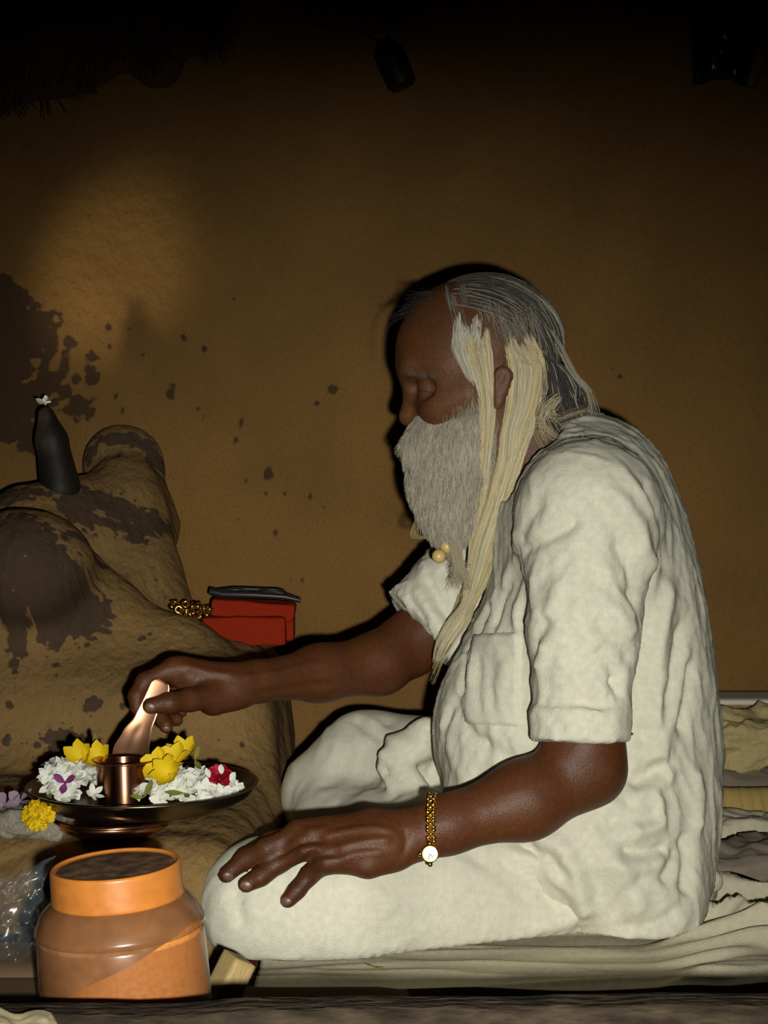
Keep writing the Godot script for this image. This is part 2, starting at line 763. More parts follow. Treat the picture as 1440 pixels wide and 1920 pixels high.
# ================================================================ the mud altar
var altar_f: Field
var stone_tip: Vector3
func altar() -> void:
	var f := Field.new()
	var zw := EYE.z - 2.95
	# lower ledge: a slab with round edges, made of thick bars
	var xr := P(452, 1560, 1.98).x
	var top := 0.122
	for z in [0.205, 0.12, 0.035, -0.05, -0.135, -0.22]:
		f.cone(Vector3(-1.15, top - 0.055, z), Vector3(xr - 0.05, top - 0.055, z), 0.055, 0.052, 0.05)
		f.cone(Vector3(-1.15, 0.02, z), Vector3(xr - 0.05, 0.02, z), 0.06, 0.06, 0.05)
	# upper tier against the wall
	var xu := P(505, 1300, 2.5).x
	for z in [-0.30, -0.42, -0.56, -0.68]:
		f.cone(Vector3(-1.15, 0.165, z), Vector3(xu - 0.08, 0.165, z), 0.09, 0.085, 0.07)
		f.cone(Vector3(-1.15, 0.06, z), Vector3(xu - 0.08, 0.06, z), 0.09, 0.09, 0.07)
	# slope that rises towards the mounds
	f.cone(P(20, 1180, 2.58), P(330, 1225, 2.60), 0.085, 0.05, 0.08)
	f.cone(P(60, 1075, 2.60), P(180, 1150, 2.62), 0.085, 0.06, 0.06)
	# the large mound with its shoulder
	f.cone(P(215, 1120, 2.80), P(225, 960, 2.84), 0.118, 0.072, 0.06)
	f.cone(P(225, 955, 2.84), P(235, 905, 2.86), 0.072, 0.05, 0.03)
	f.cone(P(60, 1000, 2.72), P(130, 980, 2.76), 0.075, 0.07, 0.05)
	# small dome on it
	f.ball(P(232, 868, 2.90), Vector3(0.066, 0.062, 0.045), 0.010)
	f.cone(P(240, 985, 2.90), P(236, 900, 2.91), 0.085, 0.060, 0.02)
	# front wet mound
	f.ball(P(45, 1060, 2.5), Vector3(0.095, 0.08, 0.10), 0.05)
	f.planes.append(Plane(Vector3.DOWN, 0.03))
	f.planes.append(Plane(Vector3.FORWARD, -zw + 0.012))
	altar_f = f
	var g := net(f, 0.0065, Vector3(-1.0, -0.06, zw - 0.06), Vector3(-0.05, 0.62, 0.32), 2)
	var tlo := Vector2(-1.0, -0.30)
	var thi := Vector2(-0.03, 1.10)
	for t in g.v.size():
		var p := g.v[t]
		g.v[t] = p + g.n[t] * (noise.get_noise_3dv(p * 260.0) * 0.007 + noise.get_noise_3dv(p * 900.0) * 0.0022)
	g.normals()
	for t in g.v.size():
		g.uv.append(Vector2((g.v[t].x - tlo.x) / (thi.x - tlo.x), (thi.y - (g.v[t].y - 0.6 * g.v[t].z)) / (thi.y - tlo.y)))
	var blobs := []
	var list := [[240, 960, 55, 28, 0.2], [285, 975, 22, 32, 0.5], [185, 935, 45, 26, 0.2], [150, 960, 40, 30, 0.3], [265, 990, 30, 20, -0.3], [160, 1010, 30, 12, -0.4], [140, 940, 30, 30, 0.0],
		[50, 1000, 55, 45, 0.0], [90, 1050, 60, 50, 0.4], [60, 1090, 60, 40, 0.3], [130, 1110, 45, 50, 0.4], [150, 1160, 38, 30, 0.2], [95, 1170, 14, 46, 0.1], [110, 1200, 8, 30, 0.2], [15, 1150, 16, 80, 0.0], [20, 930, 40, 28, 0.0], [60, 920, 30, 14, 0.1],
		[263, 1195, 8, 8, 0], [281, 1189, 5, 5, 0], [172, 1322, 16, 18, 0.3], [105, 1246, 9, 8, 0], [105, 1266, 5, 6, 0], [110, 1385, 32, 26, 0.2], [100, 1420, 12, 34, 0.0], [153, 1384, 9, 12, 0], [228, 1322, 8, 10, 0], [70, 1395, 8, 8, 0],
		[415, 1240, 5, 8, 0.3], [452, 1395, 6, 7, 0], [12, 1385, 10, 12, 0], [55, 1455, 40, 12, 0], [165, 1370, 6, 6, 0], [15, 1320, 8, 10, 0], [190, 1180, 20, 8, 0.2], [205, 1155, 14, 8, 0.1], [220, 850, 7, 8, 0], [195, 862, 3, 3, 0], [202, 860, 3, 3, 0], [235, 820, 60, 16, 0.1], [285, 850, 20, 40, -0.4], [170, 845, 12, 24, 0.4]]
	var r := RandomNumberGenerator.new()
	r.seed = 5
	list.append_array([[30, 975, 45, 30, 0], [70, 1030, 60, 40, 0.3], [110, 1075, 50, 40, 0.5], [165, 1130, 34, 34, 0.4], [185, 1160, 20, 18, 0.2], [80, 1140, 30, 30, 0], [15, 1040, 30, 50, 0], [225, 940, 30, 16, 0.3], [255, 1010, 20, 16, 0.2], [215, 985, 30, 14, 0.0], [120, 905, 40, 12, 0.2], [40, 1190, 10, 50, 0.05]])
	for i in 130:
		var q := r.randf_range(0.8, 3.4)
		list.append([r.randf_range(0, 440), r.randf_range(900, 1520), q, q * r.randf_range(0.9, 1.6), 0.0])
	for b in list:
		var d := hit(f, b[0], b[1], 1.7, 3.0)
		if d < 0.0:
			continue
		var p := P(b[0], b[1], d)
		var s := d / F
		blobs.append([Vector2(p.x, p.y - 0.6 * p.z), b[2] * s, b[3] * s, 1.0, b[4]])
	var m := mud_material(mud_texture(900, 1300, tlo, thi, blobs, 55, Vector3(0.215, 0.130, 0.045)), 0.7)
	M.mud_altar = m
	var o := put("mud_altar", g.mesh(), m)
	tag(o, "stepped mud altar with rounded mounds and wet dark stains below the wall", "altar")
	# the upright stone and the flower on it
	var gs := Geo.new()
	var sd := hit(f, 112, 912, 2.0, 3.0) + 0.012
	var base := P(114, 915, sd)
	var tip := P(86, 764, sd)
	stone_tip = P(85, 758, sd)
	var fs := Field.new()
	fs.cone(base, P(97, 825, sd), 0.030, 0.0235, 0.01)
	fs.cone(P(97, 825, sd), P(87, 778, sd), 0.0235, 0.0125, 0.01)
	gs = net(fs, 0.004, base - Vector3(0.06, 0.05, 0.06), tip + Vector3(0.07, 0.03, 0.06), 2)
	for t in gs.v.size():
		gs.v[t] += gs.n[t] * noise.get_noise_3dv(gs.v[t] * 700.0) * 0.002
	gs.normals()
	var stone := mat(lin(0.028, 0.022, 0.016), 0.6, 0.0, 0.4)
	stone.albedo_texture = noise_tex(0.05, 70, 0.4, 1.0)
	tri(stone, 10.0)
	tag(put("shrine_stone", gs.mesh(), stone), "dark upright tapering stone with a white flower on its tip", "stone")

# ================================================================ flowers
func petal(g: Geo, len: float, width: float, lift: float, cup: float, turn: float, col: Color, start := 0.0, twist := 0.0) -> void:
	var base := g.v.size()
	var prof := [0.12, 0.7, 1.0, 0.82, 0.1]
	var b := Basis(Vector3.UP, turn)
	for i in 5:
		var t := i / 4.0
		for j in 3:
			var s: float = (j - 1) * width * 0.5 * prof[i]
			var p := Vector3(start + t * len, lift * t * t * len + absf(j - 1) * cup * prof[i] * width + s * twist, s)
			g.v.append(b * p)
			g.c.append(col)
	for i in 4:
		for j in 2:
			var a := base + i * 3 + j
			g.quad(a, a + 1, a + 4, a + 3)

func flower(n: int, len: float, width: float, lift: float, cup: float, col: Color, heart: Color, twist := 0.3) -> ArrayMesh:
	var g := Geo.new()
	for k in n:
		petal(g, len, width, lift, cup, TAU * k / n, col, len * 0.06, twist)
	# tube below and heart
	var base := g.v.size()
	for i in 6:
		var a := TAU * i / 6
		g.v.append(Vector3(cos(a) * len * 0.1, len * 0.05, sin(a) * len * 0.1))
		g.c.append(heart)
	g.v.append(Vector3(0, -len * 0.6, 0))
	g.c.append(col)
	g.v.append(Vector3(0, len * 0.12, 0))
	g.c.append(heart)
	for i in 6:
		g.tri(base + i, base + (i + 1) % 6, base + 6)
		g.tri(base + (i + 1) % 6, base + i, base + 7)
	g.normals()
	return g.mesh()

func full_flower(rings: int, n: int, radius: float, col: Color, wide := 0.5) -> ArrayMesh:
	var g := Geo.new()
	for r in rings:
		var t := float(r) / maxi(rings - 1, 1)
		var len := radius * lerpf(1.0, 0.35, t)
		for k in n:
			var h := g.v.size()
			petal(g, len, len * wide, lerpf(0.15, 1.7, t), 0.3, TAU * (k + 0.5 * (r % 2)) / n + r * 0.13, col * rng.randf_range(0.85, 1.1), 0.001, 0.2)
			for q in range(h, g.v.size()):
				g.v[q].y += t * radius * 0.35
	g.normals()
	return g.mesh()

func pompon(radius: float, col: Color) -> ArrayMesh:
	var g := Geo.new()
	for i in 9:
		for j in 13:
			var th := PI * 0.8 * i / 8.0
			g.v.append(Vector3(sin(th) * cos(TAU * j / 12), cos(th) * 0.8, sin(th) * sin(TAU * j / 12)) * radius * 0.8)
			g.c.append(col * 0.9)
	for i in 8:
		for j in 12:
			g.quad(i * 13 + j, i * 13 + j + 1, i * 13 + j + 14, i * 13 + j + 13)
	var n := 150
	for k in n:
		var y := 1.0 - 1.55 * (k + 0.5) / n
		var a := k * 2.39996
		var dir := Vector3(sqrt(maxf(0.0, 1.0 - y * y)) * cos(a), y * 0.8, sqrt(maxf(0.0, 1.0 - y * y)) * sin(a))
		var h := g.v.size()
		petal(g, radius * 0.42, radius * 0.34, 0.6, 0.3, 0.0, col * rng.randf_range(0.8, 1.1), 0.0, rng.randf_range(-0.3, 0.3))
		var b := Basis(Quaternion(Vector3.RIGHT, dir.normalized())) * Basis(Vector3.RIGHT, rng.randf() * TAU)
		for q in range(h, g.v.size()):
			g.v[q] = dir * radius * 0.62 + b * g.v[q]
	g.normals()
	return g.mesh()

func petal_material(back: float) -> StandardMaterial3D:
	var m := mat(Color.WHITE, 0.65, 0.0, 0.35)
	m.vertex_color_use_as_albedo = true
	m.backlight_enabled = true
	m.backlight = Color(back, back, back)
	return m

func turned(yaw: float, tilt: float, about: float) -> Basis:
	return Basis(Vector3(cos(about), 0, sin(about)), tilt) * Basis(Vector3.UP, yaw)

func offerings() -> void:
	var pm := petal_material(0.35)
	# copper bowl that carries the plate
	var plate_c := P(268, 1472, 2.06)
	var bowl_c := P(212, 1580, 2.02)
	var bowl_base := 0.120
	var rim_y := plate_c.y - 0.024
	var bowl := thing("copper_bowl", Vector3(bowl_c.x, bowl_base, bowl_c.z), "dark copper bowl in shadow under the flower plate", "bowl")
	var hgt := rim_y - bowl_base
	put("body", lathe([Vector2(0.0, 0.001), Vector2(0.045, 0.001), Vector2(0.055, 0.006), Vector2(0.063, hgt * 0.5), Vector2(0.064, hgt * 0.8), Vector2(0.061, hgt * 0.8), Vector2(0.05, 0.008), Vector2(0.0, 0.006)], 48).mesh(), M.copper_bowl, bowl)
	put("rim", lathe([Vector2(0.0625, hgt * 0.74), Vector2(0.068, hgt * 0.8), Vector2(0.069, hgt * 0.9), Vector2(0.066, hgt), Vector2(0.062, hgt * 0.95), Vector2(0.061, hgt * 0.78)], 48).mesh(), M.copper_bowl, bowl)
	# plate
	var pr := 0.131
	var plate := thing("offering_plate", Vector3(plate_c.x, rim_y + 0.0005, plate_c.z), "round dark metal plate heaped with flowers under the copper cup", "plate")
	put("dish", lathe([Vector2(0.0, 0.0), Vector2(0.085, 0.0), Vector2(0.105, 0.003), Vector2(0.122, 0.013), Vector2(pr - 0.002, 0.023), Vector2(pr, 0.024), Vector2(pr - 0.003, 0.0255), Vector2(0.119, 0.016), Vector2(0.103, 0.006), Vector2(0.084, 0.003), Vector2(0.0, 0.003)], 64).mesh(), M.steel, plate)
	put("rim", lathe([Vector2(pr - 0.004, 0.0228), Vector2(pr - 0.001, 0.0222), Vector2(pr + 0.0012, 0.0242), Vector2(pr, 0.0262), Vector2(pr - 0.003, 0.0262), Vector2(pr - 0.004, 0.0228)], 64).mesh(), M.steel, plate)
	plate.rotation_degrees.z = 0.6
	var floor_y := rim_y + 0.004
	# copper cup on the plate
	var cup_p := P(233, 1505, 2.045)
	var cup := thing("copper_cup", Vector3(cup_p.x, floor_y, cup_p.z), "polished copper cup standing on the flower plate", "cup")
	var cr := 0.0298
	var ch := 0.0505
	var polish := mat(lin(0.55, 0.26, 0.15), 0.30, 1.0)
	polish.anisotropy_enabled = true
	polish.anisotropy = -0.85
	put("body", lathe([Vector2(0.0, 0.0), Vector2(cr - 0.003, 0.0), Vector2(cr, 0.003), Vector2(cr + 0.0003, 0.02), Vector2(cr, ch), Vector2(cr - 0.0012, ch), Vector2(cr - 0.0015, 0.003), Vector2(0.0, 0.002)], 64).mesh(), polish, cup)
	put("rim", lathe([Vector2(cr - 0.001, ch - 0.0015), Vector2(cr + 0.005, ch + 0.0005), Vector2(cr + 0.0058, ch + 0.0018), Vector2(cr + 0.004, ch + 0.0026), Vector2(cr - 0.0015, ch + 0.001), Vector2(cr - 0.001, ch - 0.0015)], 64).mesh(), mat(lin(0.45, 0.21, 0.12), 0.25, 1.0), cup)
	var water := mat(Color(0.7, 0.75, 0.75, 0.2), 0.05)
	water.transparency = BaseMaterial3D.TRANSPARENCY_ALPHA
	put("water", lathe([Vector2(0.0, ch * 0.62), Vector2(cr - 0.0017, ch * 0.62), Vector2(cr - 0.0017, ch * 0.64), Vector2(0.0, ch * 0.64)], 32).mesh(), water, cup)
	# flowers
	var white := Color(0.72, 0.74, 0.66)
	var kinds := [flower(5, 0.0112, 0.0082, 0.15, 0.10, white, Color(0.62, 0.55, 0.2)), flower(5, 0.0118, 0.0078, 0.55, 0.12, white * 0.97, Color(0.6, 0.55, 0.25)), flower(5, 0.0105, 0.0084, -0.2, 0.08, white, Color(0.6, 0.55, 0.25), -0.3)]
	var heap := func(n: int, cx: float, cz: float, rx: float, rz: float, h: float, label: String, group: String, slope: float):
		for i in n:
			var a := rng.randf() * TAU
			var q := sqrt(rng.randf())
			var x: float = cos(a) * q
			var z: float = sin(a) * q
			var pos := Vector3(cx + x * rx, 0, cz + z * rz)
			var top: float = h * sqrt(maxf(0.0, 1.0 - q * q * 0.92)) + slope * x
			if Vector2(pos.x - cup_p.x, pos.z - cup_p.z).length() < cr + 0.009:
				continue
			var out := Vector2(pos.x - plate_c.x, pos.z - plate_c.z)
			if out.length() > pr - 0.022:
				out = out.normalized() * (pr - 0.022 - 0.02 * rng.randf())
				pos.x = plate_c.x + out.x
				pos.z = plate_c.z + out.y
			pos.y = floor_y + 0.010 + maxf(0.0, top - 0.008) * (0.45 + 0.55 * pow(rng.randf(), 0.35)) + maxf(0.0, out.length() - 0.09) * 0.4
			var o := put("white_flower", kinds[rng.randi() % 3], pm, null, pos)
			# they turn outwards from the heap
			var dir := Vector3(x * 0.8, 0.55 + rng.randf() * 0.5, z * 0.8 + 0.15).normalized()
			var b := Basis(Quaternion(Vector3.UP, dir)) * Basis(Vector3.UP, rng.randf() * TAU)
			o.basis = Basis(Vector3(rng.randf_range(-1, 1), 0, rng.randf_range(-1, 1)).normalized(), rng.randf_range(-0.7, 0.7)) * b * Basis.from_scale(Vector3.ONE * rng.randf_range(0.82, 1.12))
			tag(o, label, "flower", group)
	var lc := P(132, 1465, 2.05)
	heap.call(125, lc.x, lc.z, 0.042, 0.060, 0.045, "small white five-petalled flower in the dense heap left of the copper cup", "white flowers left of the cup", -0.004)
	var rc := P(352, 1475, 2.04)
	heap.call(140, rc.x, rc.z, 0.064, 0.060, 0.036, "small white flower in the loose heap right of the copper cup", "white flowers right of the cup", -0.010)
	var ec := P(448, 1478, 2.03)
	heap.call(16, ec.x, ec.z, 0.014, 0.02, 0.012, "small white flower beside the red bloom at the plate's right end", "white flowers at the plate's right end", 0.0)
	# yellow blossoms
	var yellow := Color(0.70, 0.50, 0.012)
	var ym := flower(5, 0.0195, 0.019, 0.6, 0.30, yellow, Color(0.5, 0.36, 0.02), 0.25)
	var ym2 := flower(6, 0.017, 0.015, 1.0, 0.30, yellow * 0.95, Color(0.5, 0.36, 0.02), -0.2)
	var ys := [[300, 1440, 2.03, 0.9, 0.2, ym, "crumpled yellow blossom leaning on the cup's right side"], [328, 1430, 2.03, 0.7, 1.2, ym, "largest yellow blossom, on top of the right heap"], [318, 1452, 2.0, 1.1, 2.2, ym2, "yellow blossom low in front of the largest yellow one"], [345, 1418, 2.06, 0.5, 0.8, ym2, "yellow blossom at the back of the right heap"],
		[152, 1425, 2.06, 0.9, 2.5, ym2, "yellow blossom standing at the top of the left white heap"], [186, 1428, 2.06, 0.8, 0.4, ym2, "yellow blossom squeezed against the cup's left side"]]
	for y in ys:
		var o := put("yellow_blossom", y[5], pm, null, P(y[0], y[1], y[2]))
		o.basis = turned(y[4], y[3], 0.3)
		tag(o, y[6], "flower", "yellow blossoms on the plate")
	# red rose, its white neighbours, purple flower, sepals
	var rose := put("red_rose", full_flower(4, 5, 0.0165, Color(0.40, 0.008, 0.03), 1.1), pm, null, P(412, 1462, 2.03))
	rose.basis = turned(0.3, 0.6, 0.2)
	tag(rose, "crimson rose head on the right of the plate", "flower")
	for q in [[393, 1446, 0.9], [415, 1440, 0.3], [431, 1452, -0.8]]:
		var pg := Geo.new()
		petal(pg, 0.012, 0.008, 0.3, 0.15, 0.0, white)
		pg.normals()
		var o := put("white_petal", pg.mesh(), pm, null, P(q[0], q[1] + 12, 2.02))
		o.basis = Basis(Vector3.BACK, 1.3 + q[2] * 0.5) * Basis(Vector3.RIGHT, 1.2)
		tag(o, ["single white petal left of the crimson rose", "single white petal standing above the crimson rose", "single white petal right of the crimson rose"][[393, 415, 431].find(q[0])], "petal", "white petals round the rose")
	var pv := put("purple_flower", flower(3, 0.013, 0.008, 0.4, 0.2, Color(0.20, 0.03, 0.16), Color(0.2, 0.05, 0.15)), pm, null, P(122, 1468, 1.985))
	pv.basis = turned(0.4, 1.1, 0.1)
	tag(pv, "small purple flower amid the white heap left of the cup", "flower")
	# green sepals and leaf bits
	var green := Color(0.16, 0.17, 0.02)
	var lf := [[270, 1495, 1.99, "small green leaf right of the copper cup's foot"], [365, 1425, 2.05, "thin green leaf sticking up behind the yellow blossoms"], [180, 1406, 2.1, "tiny green bud above the cup's left rim"], [88, 1478, 2.03, "pale green leaf at the plate's left edge"], [345, 1487, 1.985, "small green leaf in front of the right heap"]]
	for q in lf:
		var g := Geo.new()
		petal(g, 0.02, 0.007, 0.3, 0.15, 0.0, green)
		petal(g, 0.014, 0.006, 0.6, 0.15, 2.2, green * 1.2)
		g.normals()
		var o := put("green_leaf", g.mesh(), pm, null, P(q[0], q[1], q[2]))
		o.basis = turned(rng.randf() * TAU, 0.8, 0.2)
		tag(o, q[3], "leaf", "green leaves among the flowers")
	# marigold on the ledge, ash heap and lilac petals
	var ash_p := P(10, 1560, 2.03)
	var ash := soft_box(Vector3(0.15, 0.030, 0.09), 0.0145, 0.016, 14.0, 2.0, 36)
	var ashm := mat(lin(0.36, 0.32, 0.25), 0.95)
	ashm.albedo_texture = noise_tex(0.05, 90, 0.6, 1.0)
	tri(ashm, 8.0)
	tag(put("ash_heap", ash.mesh(), ashm, null, Vector3(ash_p.x, 0.131, ash_p.z)), "pale grey heap of ash on the altar ledge at the left edge", "ash")
	var mg := put("marigold", pompon(0.0175, Color(0.72, 0.50, 0.008)), pm, null, P(72, 1528, 1.975))
	mg.basis = turned(0.0, 0.9, 0.15)
	tag(mg, "round frilly yellow marigold on the ledge beside the plate", "flower")
	var lilac := Color(0.33, 0.24, 0.32)
	for q in [[10, 1508, 0.5], [38, 1502, 2.4]]:
		var o := put("lilac_flower", flower(4, 0.017, 0.012, 0.3, 0.15, lilac, lilac * 0.8), pm, null, P(q[0], q[1], 2.02))
		o.basis = turned(q[2], 0.5, 0.3)
		tag(o, "wilted lilac flower at the photo's left edge, above the ash" if q[0] < 20 else "wilted lilac flower next to the marigold", "flower", "lilac flowers")
	# the white flower on the stone
	var wf := put("white_flower", flower(5, 0.0135, 0.010, 0.5, 0.1, white, Color(0.6, 0.5, 0.2)), pm, null, stone_tip + Vector3(0, 0.002, 0))
	wf.basis = turned(0.4, 0.4, 0.2)
	tag(wf, "single white flower on the tip of the upright dark stone", "flower")
	pouch()

func pouch() -> void:
	# red cloth bundle, gold ornament, spectacles case on the altar shelf
	var p := P(468, 1204, 2.66)
	var sh := hit(altar_f, 468, 1204, 2.0, 3.0)
	if sh > 0.0:
		p = P(468, 1204, sh + 0.03)
	var red := mat(lin(0.27, 0.021, 0.006), 0.85, 0.0, 0.2)
	red.heightmap_enabled = true
	red.heightmap_scale = 0.08
	red.heightmap_texture = noise_tex(0.1, 33, 0.0, 1.0)
	tri(red, 8.0)
	var base := thing("red_pouch", p, "folded red cloth pouch lying on the altar shelf against the wall", "pouch")
	var s := 2.66 / F
	var slab := soft_box(Vector3(162 * s, 56 * s, 0.05), 0.004, 0.003, 14.0, 4.0, 22)
	for t in slab.v.size():
		var v := slab.v[t]
		if v.x < 0.0:
			slab.v[t].y = lerpf(v.y, 26 * s + (v.y - 26 * s) * 0.45, clampf(-v.x / (81 * s), 0.0, 1.0))      # the left end tapers upwards
	slab.normals()
	put("body", slab.mesh(), red, base, Vector3(-6 * s, 28 * s, 0.025))
	var flap := soft_box(Vector3(165 * s, 34 * s, 0.055), 0.004, 0.003, 14.0, 9.0, 22)
	for t in flap.v.size():
		flap.v[t].y += flap.v[t].x * -0.08
		flap.v[t].x += flap.v[t].y * 0.15
	flap.normals()
	put("flap", flap.mesh(), red, base, Vector3(8 * s, 66 * s, 0.004))
	var backing := soft_box(Vector3(22 * s, 74 * s, 0.05), 0.003, 0.002, 2.0, 15.0, 10)
	put("spine", backing.mesh(), red, base, Vector3(78 * s, 42 * s, -0.004))
	var dark := mat(lin(0.02, 0.018, 0.02), 0.4, 0.0, 0.5)
	var sp := thing("spectacles", p + Vector3(10 * s, 92 * s, 0.0), "folded dark spectacles lying on top of the red pouch", "spectacles")
	var g := Geo.new()
	tube(g, [Vector3(-86 * s, 0.008, 0.012), Vector3(-60 * s, 0.004, 0.016), Vector3(0, 0.003, 0.018), Vector3(60 * s, 0.0, 0.016), Vector3(92 * s, -0.006, 0.012)], 0.0062, 0.0040, 8, Color.WHITE, true)
	put("temple", g.mesh(), dark, sp)
	g = Geo.new()
	tube(g, [Vector3(-84 * s, 0.006, -0.01), Vector3(-40 * s, 0.010, -0.014), Vector3(30 * s, 0.008, -0.014), Vector3(80 * s, -0.004, -0.01)], 0.003, 0.003, 8, Color.WHITE, true)
	put("temple", g.mesh(), dark, sp)
	for e in [[-40, 0.0], [34, 0.0]]:
		var ring := Geo.new()
		var pts := []
		for k in 19:
			var a := TAU * k / 18
			pts.append(Vector3(e[0] * s + cos(a) * 0.022, 0.005 + sin(a) * 0.006, sin(a) * 0.014))
		tube(ring, pts, 0.002, 0.002, 6)
		put("lens_rim", ring.mesh(), dark, sp)
		var gl := mat(Color(0.8, 0.85, 0.85, 0.15), 0.05)
		gl.transparency = BaseMaterial3D.TRANSPARENCY_ALPHA
		var disc := Geo.new()
		disc.v.append(Vector3(e[0] * s, 0.005, 0))
		for k in 18:
			disc.v.append(pts[k])
		for k in 18:
			disc.tri(0, 1 + k, 1 + (k + 1) % 18)
		disc.normals()
		put("lens", disc.mesh(), gl, sp)
	# gold ornament of little links
	var gp := P(358, 1150, 2.62)
	var or_ := thing("gold_ornament", gp, "glinting cluster of gold links at the left end of the red pouch", "ornament")
	var link := TorusMesh.new()
	link.inner_radius = 0.0030
	link.outer_radius = 0.0064
	link.rings = 14
	link.ring_segments = 8
	var bead := SphereMesh.new()
	bead.radius = 0.0044
	bead.height = 0.0088
	bead.radial_segments = 10
	bead.rings = 6
	var at := [[328, 1128], [322, 1138], [348, 1133], [350, 1144], [360, 1137], [371, 1137], [379, 1140], [378, 1147], [344, 1150], [341, 1146], [375, 1157], [388, 1153], [393, 1142], [391, 1149], [370, 1169], [378, 1173], [352, 1155], [362, 1150], [335, 1143], [366, 1160]]
	for i in at.size():
		var o := put("link" if i % 2 == 0 else "bead", link if i % 2 == 0 else bead, M.gold, or_, P(at[i][0], at[i][1], 2.62 + 0.01 * sin(i * 2.1)) - gp)
		o.rotation = Vector3(i * 1.3, i * 0.7, i * 2.1)

# ================================================================ the seated man
var shirt_f: Field
var dhoti_f: Field
var head_f: Field
var creases := []

func crease(f: Field, pts: Array, amp: float, width: float, fallback := 2.1) -> void:
	var w := []
	for q in pts:
		var d := hit(f, q[0], q[1])
		w.append(P(q[0], q[1], d if d > 0.0 else fallback))
	var fineline := []
	var n := (w.size() - 1) * 3
	for k in n + 1:
		fineline.append(curve(w, float(k) / n))
	var box := AABB(fineline[0], Vector3.ZERO)
	for q in fineline:
		box = box.expand(q)
	creases.append([PackedVector3Array(fineline), amp, width, box.grow(width * 2.6)])

func creased(p: Vector3, list: Array) -> float:
	var out := 0.0
	for c in list:
		if not (c[3] as AABB).has_point(p):
			continue
		var pts: PackedVector3Array = c[0]
		var best := 1e9
		var along := 0.0
		for i in pts.size() - 1:
			var a := pts[i]
			var ba := pts[i + 1] - a
			var h := clampf((p - a).dot(ba) / maxf(ba.length_squared(), 1e-9), 0.0, 1.0)
			var d := (p - a - ba * h).length_squared()
			if d < best:
				best = d
				along = (i + h) / (pts.size() - 1)
		var w: float = c[2]
		var taper := minf(1.0, 5.0 * minf(along, 1.0 - along) + 0.25)
		out += 1.8 * c[1] * taper * exp(-best / (w * w))
	return out

func person() -> void:
	var man := thing("person", Vector3(P(1080, 1700, 2.15).x, 0.0, P(1080, 1700, 2.15).z), "seated person with long white hair and beard, white shirt, holding a copper spoon", "person")
	clothes(man)
	body(man)
	hair(man)

